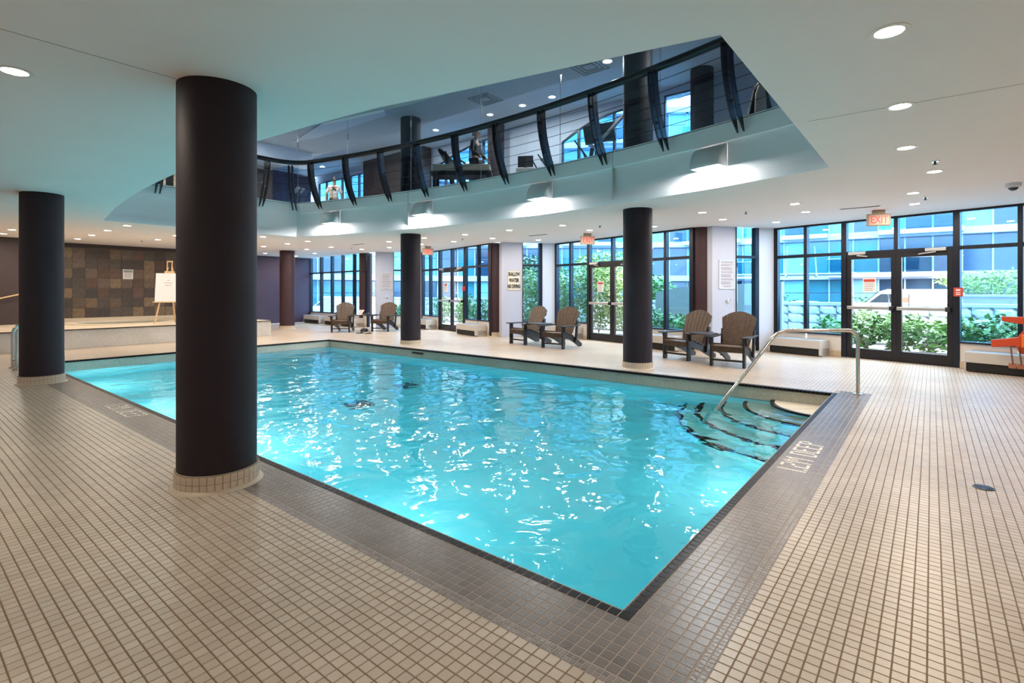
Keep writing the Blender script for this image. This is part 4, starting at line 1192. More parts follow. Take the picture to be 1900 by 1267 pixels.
for px, py in ((1120, 142), (930, 197)):
    x, y = at(px, py, UZ); x = min(x, 7.0)
    t = empty('ceiling_diffuser', (x, y, UZ), 0, 'square louvred air diffuser in the ceiling over the gallery', 'vent', 'ceiling diffusers')
    for s_ in (.30, .22, .14):
        q = MB(); 
        for a0, b0, a1, b1 in ((-s_, -s_, s_, -s_ + .02), (-s_, s_ - .02, s_, s_), (-s_, -s_, -s_ + .02, s_), (s_ - .02, -s_, s_, s_)): q.box(a0, b0, -.012, a1, b1, 0)
        q.build('louvre', mat('diffuser_paint', (.30, .31, .32), .6), t)

def skin_body(name, chain, m, parent, sub=2):
    """chain: dict name -> (pos, radius), edges list"""
    V, Ed = chain
    names = list(V); me = bpy.data.meshes.new(name)
    me.from_pydata([V[k][0] for k in names], [(names.index(a), names.index(b)) for a, b in Ed], [])
    o = bpy.data.objects.new(name, me); COL.objects.link(o); o.parent = parent
    md = o.modifiers.new('skin', 'SKIN'); md.use_smooth_shade = True
    for i, k in enumerate(names):
        r = V[k][1]; r = r if isinstance(r, tuple) else (r, r)
        me.skin_vertices[0].data[i].radius = r
    me.skin_vertices[0].data[0].use_root = True
    s_ = o.modifiers.new('sub', 'SUBSURF'); s_.levels = sub; s_.render_levels = sub
    me.materials.append(m)
    return o
def person(loc, rz, label, pose, top_m, low_m, hair_m, cap=False, hfac=1.0):
    """facing local -y"""
    t = empty('person', loc, rz, label, 'person')
    t.scale = (hfac,) * 3
    la, ra = pose['la'], pose['ra']                # (elbow, wrist) left / right
    V = {'pel': ((0, 0, .95), (.13, .10)), 'wai': ((0, .0, 1.10), (.125, .095)), 'che': ((0, .0, 1.30), (.15, .105)), 'nkb': ((0, .01, 1.46), (.075, .065)), 'nk': ((0, -.005, 1.54), .05), 'hd0': ((0, -.02, 1.60), (.062, .072)), 'hd1': ((0, -.015, 1.68), (.077, .092)), 'hd2': ((0, -.005, 1.745), (.06, .07)),
         'shl': ((.17, .01, 1.42), .058), 'ell': (la[0], .042), 'wrl': (la[1], .03), 'hal': (tuple(Vector(la[1]) + (Vector(la[1]) - Vector(la[0])).normalized() * .08), (.035, .02)),
         'shr': ((-.17, .01, 1.42), .058), 'elr': (ra[0], .042), 'wrr': (ra[1], .03), 'har': (tuple(Vector(ra[1]) + (Vector(ra[1]) - Vector(ra[0])).normalized() * .08), (.035, .02)),
         'hil': ((.09, 0, .90), .095), 'knl': ((.10, pose['kl'], .50), .06), 'anl': ((.10, pose['kl'] * .3 + .02, .09), .04), 'tol': ((.10, pose['kl'] * .3 - .12, .035), .035),
         'hir': ((-.09, 0, .90), .095), 'knr': ((-.10, pose['kr'], .50), .06), 'anr': ((-.10, pose['kr'] * .3 + .02, .09), .04), 'tor': ((-.10, pose['kr'] * .3 - .12, .035), .035)}
    Ed = [('pel', 'wai'), ('wai', 'che'), ('che', 'nkb'), ('nkb', 'nk'), ('nk', 'hd0'), ('hd0', 'hd1'), ('hd1', 'hd2'), ('che', 'shl'), ('shl', 'ell'), ('ell', 'wrl'), ('wrl', 'hal'), ('che', 'shr'), ('shr', 'elr'), ('elr', 'wrr'), ('wrr', 'har'),
          ('pel', 'hil'), ('hil', 'knl'), ('knl', 'anl'), ('anl', 'tol'), ('pel', 'hir'), ('hir', 'knr'), ('knr', 'anr'), ('anr', 'tor')]
    body = skin_body('body', (V, Ed), M_SKIN, t)
    for side in ('l', 'r'):                          # five fingers
        w = Vector(V['ha' + side][0]); d = (w - Vector(V['wr' + side][0])).normalized(); sd = d.cross(Vector((0, 0, 1))); sd = sd.normalized() if sd.length > .1 else Vector((1, 0, 0))
        for k in range(5):
            b0 = w + sd * (.028 - .016 * k) - d * (.03 if k == 0 else 0)
            l = (.045, .07, .078, .072, .055)[k]; sp_ = sd * (.02 if k == 0 else 0)
            q = MB(); q.tube([b0, b0 + d * l * .5 + sp_, b0 + d * l + sp_ * .8 + Vector((0, 0, -.015))], [.009, .008, .006], 6); q.build('finger', M_SKIN, body)
    q = MB(); q.tube([(0, -.095, 1.685), (0, -.118, 1.655), (0, -.10, 1.645)], [.009, .014, .01], 6); q.build('nose', M_SKIN, body, smooth=True)
    for s_ in (-1, 1):
        q = MB(); q.lathe([(.002, -.01), (.012, 0), (.002, .01)], (s_ * .03, -.098, 1.69), 8); q.build('eye', M_HAIR, body)
        q = MB(); q.lathe([(.004, -.028), (.016, 0), (.006, .03)], (s_ * .083, .005, 1.67), 8); q.build('ear', M_SKIN, body, smooth=True)
    q = MB(); q.box(-.022, -.098, 1.622, .022, -.088, 1.63); q.build('mouth', mat('lip', (.3, .12, .10), .5), body)
    g = .014
    T = {k: (V[k][0], tuple(x + g for x in (V[k][1] if isinstance(V[k][1], tuple) else (V[k][1],) * 2))) for k in ('pel', 'wai', 'che', 'shl', 'ell', 'shr', 'elr')}
    T['nkb'] = ((0, .01, 1.45), (.07, .065)); Et = [('pel', 'wai'), ('wai', 'che'), ('che', 'nkb'), ('che', 'shl'), ('shl', 'ell'), ('che', 'shr'), ('shr', 'elr')]
    if pose.get('long'):
        for k in ('wrl', 'wrr'): T[k] = (V[k][0], (.044, .044))
        Et += [('ell', 'wrl'), ('elr', 'wrr')]
    skin_body('upper_garment', (T, Et), top_m, t)
    Lg = {k: (V[k][0], tuple(x + .012 for x in (V[k][1] if isinstance(V[k][1], tuple) else (V[k][1],) * 2))) for k in ('pel', 'hil', 'knl', 'anl', 'hir', 'knr', 'anr')}
    skin_body('trousers', (Lg, [('pel', 'hil'), ('hil', 'knl'), ('knl', 'anl'), ('pel', 'hir'), ('hir', 'knr'), ('knr', 'anr')]), low_m, t)
    q = MB(); n = 16; rows_ = []
    for i in range(7):
        th = PI / 2 * i / 6
        for k in range(n):
            a = 2 * PI * k / n; front = max(0, -math.sin(a)); drop = .06 - .075 * front if not cap else .02 + .085 * max(0, math.sin(a))
            z = 1.70 + .105 * math.sin(th) - drop * math.cos(th)
            rows_.append((.092 * math.cos(th) * math.cos(a), .005 + .108 * math.cos(th) * math.sin(a), z))
    q.add(rows_, [(i * n + k, i * n + (k + 1) % n, (i + 1) * n + (k + 1) % n, (i + 1) * n + k) for i in range(6) for k in range(n)])
    hair = q.build('cap' if cap else 'hair', hair_m, t, smooth=True)
    if cap:
        q = MB(); q.prism([(-.07, -.08), (.07, -.08), (.05, -.18), (-.05, -.18)], 1.70, 1.712); q.build('peak', hair_m, hair)
    return t
mx, my = at(883, 245, FZ + .16 + 1.72)
man = person((mx, my, FZ + .16), R(15), 'person in a black jacket standing on the treadmill behind the glass',
       dict(la=((.25, -.02, 1.17), (.20, -.20, 1.02)), ra=((-.25, -.02, 1.17), (-.20, -.20, 1.02)), kl=-.04, kr=.03, long=True), M_JACKET, M_TROUSER, M_HAIRG)
px_, py_ = at(620, 330, FZ + 1.75)
p2 = person((px_, py_, FZ), R(150), 'person in a pale shirt and dark cap seen from behind on the gallery',
       dict(la=((.26, .0, 1.17), (.27, -.1, .98)), ra=((-.26, .0, 1.17), (-.27, -.1, .98)), kl=0, kr=.02), M_TEE, M_TROUSER, M_HAIR, cap=True)
q = MB(); q.bar((.06, .13, 1.40), (-.06, .135, 1.26), .05, .01, up=(0, 1, 0)); q.bar((.09, .13, 1.30), (-.03, .135, 1.30), .03, .01, up=(0, 1, 0)); q.build('shirt_print', M_INK, p2)
q = MB(); q.box(.07, .02, .98, .17, .13, 1.32); q.build('tan_pack', M_TAN, p2, bevel=.02)

# treadmill under the man
t = empty('treadmill', (mx, my, FZ), R(219), 'cream hooded treadmill under the person in the black jacket', 'treadmill')
q = MB(); q.box(-.40, -.55, .03, .40, .95, .14); q.build('deck', M_BLKPLAST, t, bevel=.02)
q = MB(); q.box(-.26, -.50, .14, .26, .93, .15); q.build('belt', M_RUBBER, t)
for s_ in (-1, 1):
    q = MB(); q.box(s_ * .38 - .03, -.55, .14, s_ * .38 + .03, .9, .17); q.build('side_rail', M_ALU, t)
    q = MB(); q.bar((s_ * .40, -.55, .1), (s_ * .40, -.78, 1.25), .07, .05); q.build('upright', M_BLKPLAST, t)
    q = MB(); q.tube(bend([(s_ * .40, -.70, 1.0), (s_ * .40, -.35, 1.02), (s_ * .40, -.25, .92)], .08), .022, 8); q.build('hand_grip', M_BLKPLAST, t, smooth=True)
q = MB(); q.slab([(-.45, -.60, 1.06), (-.45, -.66, 1.02), (-.45, -.92, 1.18), (-.45, -.98, 1.30), (-.45, -.92, 1.34)], (.90, 0, 0)); q.build('console', M_BLKPLAST, t, bevel=.02)
q = MB(); q.slab([(-.30, -.62, 1.11), (-.30, -.90, 1.36), (-.30, -.905, 1.35), (-.30, -.63, 1.10)], (.60, 0, 0)); q.build('screen', M_CARGLASS, t)
q = MB(); q.slab([(-.38, -.60, .05), (-.38, -.55, .20), (-.38, -.66, .34), (-.38, -.86, .34), (-.38, -1.0, .20), (-.38, -1.0, .05)], (.76, 0, 0)); q.build('motor_hood', mat('cream_hood', (.62, .54, .38), .4), t, bevel=.03)
# cream bench board in front, as seen through the glass
bx_, by_ = at(858, 314, FZ + .60)
t = empty('massage_table', (bx_, by_, FZ), R(-52), 'cream topped padded table with dark frame in front of the treadmill', 'table')
q = MB(); q.box(-.70, -.28, .50, .70, .28, .67); q.build('cushion', mat('cream_vinyl', (.60, .50, .34), .4), t, bevel=.03)
q = MB(); q.box(-.74, -.30, .40, .74, .30, .50); q.build('frame', M_BLKPLAST, t, bevel=.02)
for a0 in (-.65, .65):
    for b0 in (-.25, .25):
        q = MB(); q.box(a0 - .035, b0 - .035, 0, a0 + .035, b0 + .035, .40); q.build('leg', M_BLKPLAST, t)
# cross trainer and recumbent bike further right
def cross_trainer(loc, rz, label):
    t = empty('cross_trainer', loc, rz, label, 'exercise machine')
    q = MB(); q.box(-.25, -.8, 0, .25, .8, .10); q.build('base_frame', M_BLKPLAST, t, bevel=.02)
    q = MB(); q.lathe([(.34, -.09), (.36, 0), (.34, .09)], n=28); o = q.build('flywheel_cover', M_BLKPLAST, t, smooth=True); o.rotation_euler = (0, PI / 2, 0); o.location = (0, .35, .45)
    q = MB(); q.bar((0, -.35, .1), (0, -.55, 1.45), .10, .08); q.build('mast', M_BLKPLAST, t)
    q = MB(); m = Matrix.Translation((0, -.52, 1.52)) @ Matrix.Rotation(R(35), 4, 'X'); q.mbox(m, .42, .30, .06); q.build('console', mat('console_silver', (.35, .36, .38), .4), t, bevel=.02)
    for s_ in (-1, 1):
        q = MB(); q.tube(bend([(s_ * .28, -.45, .5), (s_ * .30, -.42, 1.2), (s_ * .25, -.12, 1.62)], .2), .022, 8); q.build('moving_arm', M_BLKPLAST, t, smooth=True)
        q = MB(); q.box(s_ * .20 - .08, -.2, .28, s_ * .20 + .08, .18, .32); q.build('pedal', M_BLKPLAST, t)
    return t
x, y = at(1062, 275, FZ + 1.5); cross_trainer((x, y, FZ), R(20), 'black cross trainer before the arched gallery window')
x, y = at(985, 300, FZ + 1.45); cross_trainer((x, y, FZ), R(60), 'cross trainer with slim arms by the white gallery wall')
x, y = at(575, 355, FZ + 1.45); cross_trainer((x, y, FZ), R(200), 'dark cross trainer beside the person in the pale shirt')
x, y = at(515, 352, FZ + 1.4); x -= 1.0; cross_trainer((x, y, FZ), R(120), 'dark cross trainer at the dim end of the gallery')
# screen on an arm from the gallery column
tvx, tvy = at(1112, 245, 5.25)
t = empty('wall_screen', (c3[0], c3[1], 5.0), 0, 'tilted black screen on a long arm from the gallery column', 'television')
lx, ly = tvx - c3[0], tvy - c3[1]
dv = Vector((lx, ly, 0)).normalized()
q = MB(); q.bar((dv.x * .24, dv.y * .24, -.12), (lx, ly, .02), .05, .06); q.build('arm', M_BLKPLAST, t)
q = MB(); m = Matrix.Translation((lx, ly, .22)) @ Matrix.Rotation(math.atan2(CY - tvy, CX - tvx) + PI / 2, 4, 'Z') @ Matrix.Rotation(R(-16), 4, 'X') @ Matrix.Rotation(R(-8), 4, 'Y'); q.mbox(m, .74, .06, .50); q.build('panel', M_BLKPLAST, t, bevel=.008)
q = MB(); q.mbox(m @ Matrix.Translation((0, -.032, 0)), .69, .004, .45); q.build('screen', M_CARGLASS, t)
# towel hung over a dark pad at the right end
wx_, wy_ = at(1412, 196, 4.55)
t = empty('bench_press', (wx_, wy_, FZ), R(-50), 'dark fitness bench with a pale towel over its raised backrest', 'fitness bench')
q = MB(); q.slab([(-.30, 0, .2), (-.12, 0, 1.02), (0, 0, 1.10), (.12, 0, 1.02), (.34, 0, .2)], (0, .10, 0)); q.build('backrest', M_BLKPLAST, t, bevel=.02)
q = MB(); q.slab([(-.13, -.02, .3), (-.10, -.02, .95), (-.03, -.02, 1.13), (.06, -.02, 1.10), (.13, -.02, .3)], (0, .02, 0)); q.slab([(-.06, -.02, 1.11), (.06, -.02, 1.11), (.06, .12, 1.11), (-.06, .12, 1.11)], (0, 0, .02)); q.build('towel', mat('pale_towel', (.60, .50, .42), .9), t, bevel=.008)
q = MB(); q.box(-.30, .1, .35, .30, 1.0, .45); q.build('seat_pad', M_BLKPLAST, t, bevel=.03)
q = MB(); q.box(-.04, .0, 0, .04, .9, .35); q.build('frame', M_DKSTEEL, t)
# small monitor on the white wall
x, y = at(950, 307, 5.05)
t = empty('monitor_cabinet', (9.6, 7.9, FZ), R(-60), 'small dark monitor on a pale cabinet by the white gallery wall', 'monitor')
q = MB(); q.box(-.25, -.2, 0, .25, .2, 1.05); q.build('cabinet', M_CONV, t, bevel=.01)
q = MB(); q.box(-.22, -.06, 1.10, .22, -.02, 1.42); q.box(-.05, -.05, 1.05, .05, .0, 1.10); q.build('monitor', M_BLKPLAST, t, bevel=.01)

# ================================================================== OUTSIDE
q = MB(); q.box(9.9, -30, -.25, 15.0, 40, -.03); struct(q.build('floor_terrace', M_CONC), 'pale concrete terrace outside the doors')
q = MB(); q.box(15.0, -60, -.70, 80, 70, -.50); struct(q.build('floor_street', M_ASPH), 'grey street beyond the stone wall')
# rock faced block wall
rw = empty('stone_wall', (14.7, 0, 0), 0, 'low wall of white rock faced blocks outside the windows', 'wall')
q = MB(); q.box(.03, -9, -.03, .40, 27, 1.0); q.build('wall_core', mat('mortar', (.42, .43, .46), .9), rw)
q = MB(); q.box(-.04, -9, 1.0, .42, 27, 1.08); q.build('coping_stone', mat('coping_stone', (.72, .72, .74), .8), rw)
def block_mesh(seed):
    rnd = random.Random(seed); nx, nz = 5, 4; w, h_ = .385, .235
    vs = []; fs = []
    for j in range(nz):
        for i in range(nx):
            e = i in (0, nx - 1) or j in (0, nz - 1)
            vs.append((.03 if e else -.03 - rnd.uniform(0, .055), -w / 2 + w * i / (nx - 1), -h_ / 2 + h_ * j / (nz - 1)))
    for j in range(nz - 1):
        for i in range(nx - 1): fs.append((j * nx + i, (j + 1) * nx + i, (j + 1) * nx + i + 1, j * nx + i + 1))
    q = MB(); q.add(vs, fs); return q.mesh('block', M_STONE)
bms = [block_mesh(k) for k in range(6)]
cand = []
for r in range(4):
    for k in range(88):
        y = -8.8 + k * .4
        if y > 26.7: continue
        cand.append((-r * 100 + abs(y - 6), y, .13 + r * .25))
cand.sort()
farq = MB()
for k, (_, y, z) in enumerate(cand):
    if k < 300:
        o = obj('block', bms[k % 6], rw); o.location = (0, y, z)
    else:
        me = bms[k % 6]; farq.add([(v.co.x, v.co.y + y, v.co.z + z) for v in me.vertices], [tuple(p.vertices) for p in me.polygons])
if farq.v: tag(farq.build('lower_blocks', M_STONE, rw), kind='stuff')
# concrete ramp wall
q = MB(); q.slab([(13.9, 2.2, -.03), (13.9, 5.1, -.03), (13.9, 5.9, -.03), (13.9, 5.9, 1.36), (13.9, 5.1, 1.52), (13.9, 2.2, 1.66)], (.22, 0, 0))
tag(q.build('ramp_wall', M_CONC), 'smooth grey concrete ramp wall with a sloping top outside', 'wall')
t = empty('utility_box', (16.6, -2.6, -.5), 0, 'grey utility cabinet standing behind the stone wall', 'cabinet')
q = MB(); q.box(-.5, -.9, 0, .5, .9, 1.75); q.build('housing', M_CONC, t); q = MB(); q.box(-.54, -.94, 1.75, .54, .94, 1.80); q.build('lid', M_CONC, t)
q = MB(); q.box(-.515, -.85, .15, -.50, -.02, 1.65); q.build('door', mat('cabinet_door', (.42, .42, .42), .6), t); q = MB(); q.box(-.515, .02, .15, -.50, .85, 1.65); q.build('door', mat('cabinet_door', (.4, .4, .4)), t)

def leaves(center, rad, n, size, rnd, zmin=.02, flat=.5):
    q = MB()
    for _ in range(n):
        u = Vector((rnd.gauss(0, 1), rnd.gauss(0, 1), rnd.gauss(0, 1))).normalized() * (rnd.random() ** .33)
        p = Vector((center[0] + u.x * rad[0], center[1] + u.y * rad[1], center[2] + u.z * rad[2]))
        if p.z < zmin: p.z = zmin + rnd.random() * .1
        s = size * rnd.uniform(.6, 1.25)
        d = Vector((rnd.gauss(0, 1) + u.x, rnd.gauss(0, 1) + u.y, rnd.gauss(0, .5) - .2)).normalized()
        nr = Vector((rnd.gauss(0, flat), rnd.gauss(0, flat), 1)).normalized(); sd = d.cross(nr).normalized(); nn = sd.cross(d)
        w = s * .36
        vs = [p, p + d * s * .45 + sd * w - nn * w * .3, p + d * s, p + d * s * .45 - sd * w - nn * w * .3, p + d * s * .45]
        q.add(vs, [(0, 1, 4), (1, 2, 4), (0, 4, 3), (4, 2, 3)])
    return q
def bush(x, y, rx, ry, h_, n, size, m, label, group, blooms=0, seed=0, cat='shrub', name='shrub', zb=-.03):
    rnd = random.Random(seed)
    t = empty(name, (x, y, zb), 0, label, cat, group)
    f = leaves((0, 0, h_ * .55), (rx, ry, h_ * .5), n, size, rnd).build('foliage', m, t, recalc=False); tag(f, kind='stuff')
    q = MB()
    for k in range(7):
        a = 2 * PI * k / 7; q.tube([(0, 0, 0), (rx * .35 * math.cos(a), ry * .35 * math.sin(a), h_ * .4), (rx * .6 * math.cos(a), ry * .6 * math.sin(a), h_ * .75)], [.012, .009, .004], 5)
    q.build('stem', M_BARK, t)
    for k in range(blooms):
        a = rnd.uniform(0, 2 * PI); rr = rnd.uniform(.3, .9); c = (rx * rr * math.cos(a) - .08, ry * rr * math.sin(a), h_ * rnd.uniform(.7, 1.0))
        bl = leaves(c, (.075, .075, .06), 46, .05, rnd).build('bloom', M_LEAF2, t, recalc=False); tag(bl, kind='stuff')
    return t
sd = 1
hedge = []
for y in [-6.0 + .62 * k for k in range(12)]:
    hedge.append((13.15 + .25 * ((sd * 7) % 3 - 1), y, .46, .44, .80 + .12 * ((sd * 5) % 4) / 3)); sd += 1
for k, (x, y, rx, ry, h_) in enumerate(hedge):
    bush(x, y, rx, ry, h_, 420, .15, M_LEAF, 'low hydrangea bush with pale blooms outside the door by the handrail', 'hydrangea bushes outside the door near the handrail', blooms=4, seed=k)
for k, y in enumerate([3.3, 4.0, 4.8, 5.6]):
    bush(12.9, y, .40, .42, .75 + .15 * (k % 2), 380, .13, M_LEAF, 'dark green bush in front of the concrete ramp wall', 'bushes before the ramp wall', seed=40 + k)
for k, (x, y, h_) in enumerate([(13.4, 6.75, 2.0), (13.4, 7.7, 2.35), (13.3, 8.7, 2.2), (13.5, 9.7, 2.45), (13.4, 10.7, 2.2)]):
    bush(x, y, .75, .6, h_, 2000, .11, M_LEAF if k % 2 else M_LEAF2, 'tall dense leafy shrub outside the middle double door', 'tall shrubs outside the middle door', seed=60 + k, name='tall_shrub')
for k, (x, y, h_) in enumerate([(12.9, 11.6, 1.25), (12.8, 12.5, 1.1), (12.9, 13.4, 1.3), (13.0, 15.0, 1.2), (13.1, 17.2, .9), (13.1, 17.9, .8), (13.6, 14.2, 1.0)]):
    bush(x, y, .45, .45, h_, 520, .12, M_LEAF, 'waist high green shrub outside the door nearest the plum wall', 'shrubs outside the far door', seed=80 + k)
# planting strip kerb
q = MB(); q.box(12.35, -7, -.03, 12.45, 26, .06); tag(q.build('planting_kerb', mat('dark_kerb', (.16, .16, .18), .8)), 'dark low kerb edging the planting bed outside', 'kerb')

def tree(x, y, h_, rx, rz_, n, m, label, seed, zb=-.5, stems=3, size=.2, fz=.72):
    rnd = random.Random(seed)
    t = empty('tree', (x, y, zb), 0, label, 'tree')
    q = MB()
    for k in range(stems):
        a = 2 * PI * k / stems + .5; b = rx * .55
        q.tube([(.08 * math.cos(a), .08 * math.sin(a), 0), (.2 * math.cos(a), .2 * math.sin(a), h_ * .3), (b * .5 * math.cos(a), b * .5 * math.sin(a), h_ * .55), (b * math.cos(a), b * math.sin(a), h_ * .85)], [.07, .06, .045, .015], 7)
        q.tube([(b * .5 * math.cos(a), b * .5 * math.sin(a), h_ * .55), (b * .9 * math.cos(a + 1), b * .9 * math.sin(a + 1), h_ * .8)], [.04, .012], 6)
    q.build('trunk', M_BARK, t, smooth=True)
    tag(leaves((0, 0, h_ * fz), (rx, rx, rz_), n, size, rnd).build('crown', m, t, recalc=False), kind='stuff')
def far_at(px, d): 
    X = (px - 950) / F; return (CX + d * (CC + X * SS), CY + d * (SS - X * CC))
x, y = far_at(1775, 30); tree(x, y, 2.8, 1.0, .45, 500, M_LEAF2, 'sparse pale barked tree in front of the dark building entrance', 5, size=.16, fz=.92)
x, y = far_at(1850, 27); tree(x, y, 2.7, 1.9, .7, 1600, M_LEAF2, 'round crowned green tree behind the utility cabinet', 6, size=.18, fz=.86)
x, y = far_at(985, 24); tree(x, y, 3.6, 1.6, 1.0, 1800, M_LEAF3, 'dark leafy tree seen through the narrow window', 7)
x, y = far_at(1130, 23); tree(x, y, 3.6, 1.8, .8, 1800, M_LEAF2, 'bright green tree behind the tall shrubs', 8, fz=.8)
x, y = far_at(1205, 20); tree(x, y, 2.6, .9, .6, 900, M_LEAF, 'small green tree behind the ramp wall', 9, fz=.75)
for k, (px, d) in enumerate(((1600, 34), (1460, 33), (1825, 33), (1740, 33))):
    x, y = far_at(px, d); bush(x, y, 1.6, 1.2, 1.5, 420, .2, M_LEAF3, 'dark bush along the foot of the building', 'bushes along the building', seed=120 + k, zb=-.5)

# ---- vehicles
def van(loc, rz):
    t = empty('delivery_van', loc, rz, 'white delivery van with red lettering parked beyond the wall', 'van')   # local +x is the rear
    side = [(-2.35, .35), (-2.35, .80), (-2.15, 1.02), (-1.45, 1.20), (-.75, 1.88), (-.45, 1.98), (2.20, 1.98), (2.38, 1.75), (2.45, .35)]
    q = MB(); q.slab([(x, -.9, z) for x, z in side], (0, 1.8, 0)); q.build('body', M_CARWHITE, t, bevel=.05)
    for s_ in (-1, 1):
        y0 = s_ * .9
        q = MB(); q.slab([(-1.30, y0, 1.24), (-.72, y0, 1.76), (-.30, y0, 1.76), (-.30, y0, 1.24)], (0, s_ * .008, 0)); q.build('side_window', M_CARGLASS, t)
        q = MB(); q.slab([(-.20, y0, 1.15), (.15, y0, 1.60), (.35, y0, 1.60), (.35, y0, .95), (-.2, y0, .95)], (0, s_ * .009, 0)); q.build('red_graphic', mat('van_graphic', (.75, .12, .06), .4), t)
        for wx in (-1.5, 1.5):
            q = MB(); q.lathe([(.33, -.11), (.33, .11)], n=24); o = q.build('wheel', M_RUBBER, t, smooth=True); o.rotation_euler = (PI / 2, 0, 0); o.location = (wx, s_ * .82, .33)
            q = MB(); q.lathe([(.19, -.12), (.19, .12)], n=18); h = q.build('hubcap', M_ALU, o)
    q = MB(); q.slab([(-1.42, -.78, 1.24), (-.80, -.78, 1.86), (-.80, .78, 1.86), (-1.42, .78, 1.24)], (-.02, 0, .02)); q.build('windscreen', M_CARGLASS, t)
    text_obj('lettering', '.com', .62, mat('van_letter', (.80, .30, .36), .4), t, (1.15, -.908, 1.56), (PI / 2, 0, 0), xscale=1.2, extrude=.003)
    text_obj('lettering', '.com', .62, mat('van_letter', (.8, .3, .36)), t, (1.15, .908, 1.56), (PI / 2, 0, PI), xscale=1.2, extrude=.003)
    q = MB(); q.box(2.40, -.85, 1.0, 2.46, -.72, 1.4); q.build('tail_lamp', M_RED, t); q = MB(); q.box(2.40, .72, 1.0, 2.46, .85, 1.4); q.build('tail_lamp', M_REDINK, t)
    return t
vx, vy = far_at(1668, 25.5)
van((vx, vy, -.5), R(-87))
def car(loc, rz, label, m):
    t = empty('parked_car', loc, rz, label, 'car')
    low = [(-2.1, .28), (-2.15, .60), (-1.9, .82), (-1.0, .92), (1.55, .95), (2.05, .88), (2.15, .55), (2.1, .28)]
    q = MB(); q.slab([(x, -.86, z) for x, z in low], (0, 1.72, 0)); q.build('body', m, t, bevel=.06)
    top_ = [(-1.05, .90), (-.35, 1.38), (.15, 1.45), (.85, 1.42), (1.65, .94)]
    q = MB(); q.slab([(x, -.74, z) for x, z in top_], (0, 1.48, 0)); q.build('roof', m, t, bevel=.05)
    for s_ in (-1, 1):
        q = MB(); q.slab([(-.85, s_ * .745, .96), (-.30, s_ * .745, 1.33), (.28, s_ * .745, 1.38), (.28, s_ * .745, .96)], (0, s_ * .008, 0)); q.build('side_window', M_CARGLASS, t)
        q = MB(); q.slab([(.36, s_ * .745, .96), (.36, s_ * .745, 1.38), (.82, s_ * .745, 1.35), (1.35, s_ * .745, .98)], (0, s_ * .008, 0)); q.build('side_window', M_CARGLASS, t)
        for wx in (-1.35, 1.35):
            q = MB(); q.lathe([(.31, -.1), (.31, .1)], n=22); o = q.build('wheel', M_RUBBER, t, smooth=True); o.rotation_euler = (PI / 2, 0, 0); o.location = (wx, s_ * .8, .31)
    q = MB(); q.slab([(-1.02, -.66, .93), (-.40, -.66, 1.36), (-.40, .66, 1.36), (-1.02, .66, .93)], (-.02, 0, .02)); q.build('windscreen', M_CARGLASS, t)
    return t
x, y = far_at(1475, 24); car((x, y, -.5), R(-88), 'white saloon car parked beside the van, behind the handrail window', M_CARWHITE)
x, y = far_at(1885, 20); car((x, y, -.5), R(-95), 'white car roof rising behind the utility cabinet', M_CARWHITE)
for k, px in enumerate((618, 664)):
    x, y = far_at(px, 34 + 4 * k); car((x, y, -.5), R(-60), ('silver car parked beyond the far windows', 'blue grey car parked beyond the far windows, behind the chairs')[k], M_CARSILV)
for k, px in enumerate((1270,)):
    x, y = far_at(px, 24); car((x, y, -.05), R(-80), 'white car top showing over the ramp wall', M_CARWHITE)

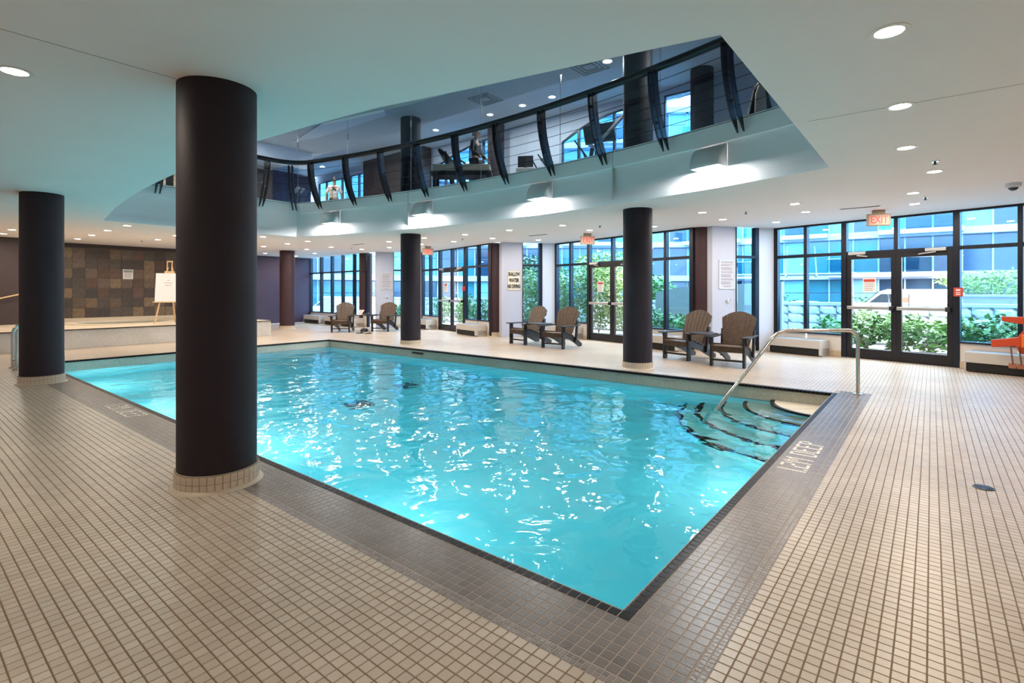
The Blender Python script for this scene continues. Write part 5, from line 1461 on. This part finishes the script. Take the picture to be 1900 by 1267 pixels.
# ---- apartment buildings across the street
def facade_block(a, b, label, seed, floors=5, bay=1.55, balc=True):
    rnd = random.Random(seed)
    A = Vector((*a, -.5)); Bv = Vector((*b, -.5)); d = Bv - A; ln = d.length; rz = math.atan2(d.y, d.x)
    t = empty('apartment_building', A, rz, label, 'building')          # local x along, local -y... outward side is local +y or -y by order
    FH = 3.0; base = 3.2; n = int(ln / bay); bw = ln / n
    q = MB(); q.box(-.35, .12, 0, ln + .35, 6, base + FH * floors); q.build('wall', mat('building_wall', (.20, .24, .34), .7), t)
    for f in range(floors + 1):
        z = base + FH * (f - 1) + (0 if f else 0)
        z = base + FH * f - FH if f else 0
    zs = [0] + [base + FH * k for k in range(floors)]
    for k, z in enumerate(zs[1:] + [base + FH * floors]):
        q = MB(); q.box(0, -.55, z - .42, ln, .3, z + .06); q.build('floor_slab', M_SLAB, t)
    pm = {}
    for kind, m_ in (('t', M_TEAL), ('d', M_TEALD), ('c', M_CYAN)):
        for nm, hh in (('g', base - .55), ('u', FH - .55)):
            q = MB(); q.box(.05, .0, 0, bw - .05, .03, hh * .62); pm[kind + nm + '0'] = q.mesh('pane', m_)
            q = MB(); q.box(.05, .0, hh * .62 + .06, bw - .05, .03, hh); pm[kind + nm + '1'] = q.mesh('pane', m_)
    cx_ = 0
    run = 0; kind = 't'; rec = False
    for i in range(n):
        if run <= 0: run = rnd.randint(2, 4); rec = rnd.random() < .3
        run -= 1
        q = MB(); q.box(i * bw - .05, -.06, 0, i * bw + .05, .12, base + FH * floors); q.build('mullion', M_MULL, t)
        for k, z in enumerate(zs):
            r_ = rnd.random(); kd = 'd' if (rec and r_ < .8) or r_ < .22 else ('c' if r_ > .80 else 't')
            nm = 'g' if k == 0 else 'u'
            for part in '01':
                o = obj('pane', pm[kd + nm + part], t); o.location = (i * bw, .05, z + .06)
    if balc:
        for k, z in enumerate(zs[1:]):
            i = rnd.randint(0, 2)
            while i < n - 3:
                w = rnd.randint(2, 4)
                q = MB(); q.box(i * bw, -1.5, z - .30, (i + w) * bw, -.5, z + .02); q.build('balcony_slab', M_SLAB, t)
                q = MB(); q.box(i * bw + .03, -1.47, z + .12, (i + w) * bw - .03, -1.44, z + 1.05); q.build('balcony_glass', glass_bal, t)
                q = MB(); q.box(i * bw, -1.49, z + 1.05, (i + w) * bw, -1.42, z + 1.10); q.build('balcony_rail', M_MULL, t)
                i += w + rnd.randint(2, 4)
    return t
glass_bal = glass('balcony_glass_tint', (.45, .72, .80), 1.0)
facade_block((44, 16), (46, -26), 'teal glazed apartment building with pale slabs straight across the street', 3, floors=5)
facade_block((32, 33), (44, 16), 'blue glass apartment wing with balconies behind the tall shrubs', 4, floors=5)
facade_block((6, 40.6), (32, 33), 'tall teal glass building front facing the far windows', 5, floors=4, bay=2.0, balc=False)
# glass canopy over the building entrance
t = empty('entrance_canopy', (39, 7, 2.5), R(-80), 'steel and glass entrance canopy on the building opposite', 'canopy')
q = MB(); q.box(-4, -2.2, 0, 4, 1.5, .08); q.build('canopy_glass', M_MULL, t)
for k in range(5):
    q = MB(); q.bar((-3.6 + k * 1.8, -2.0, .05), (-3.6 + k * 1.8, 3.5, 2.3), .08, .08); q.build('stay_rod', M_ALU, t)
    q = MB(); q.box(-3.66 + k * 1.8, -2.2, -.12, -3.54 + k * 1.8, 1.5, 0); q.build('canopy_beam', M_ALU, t)
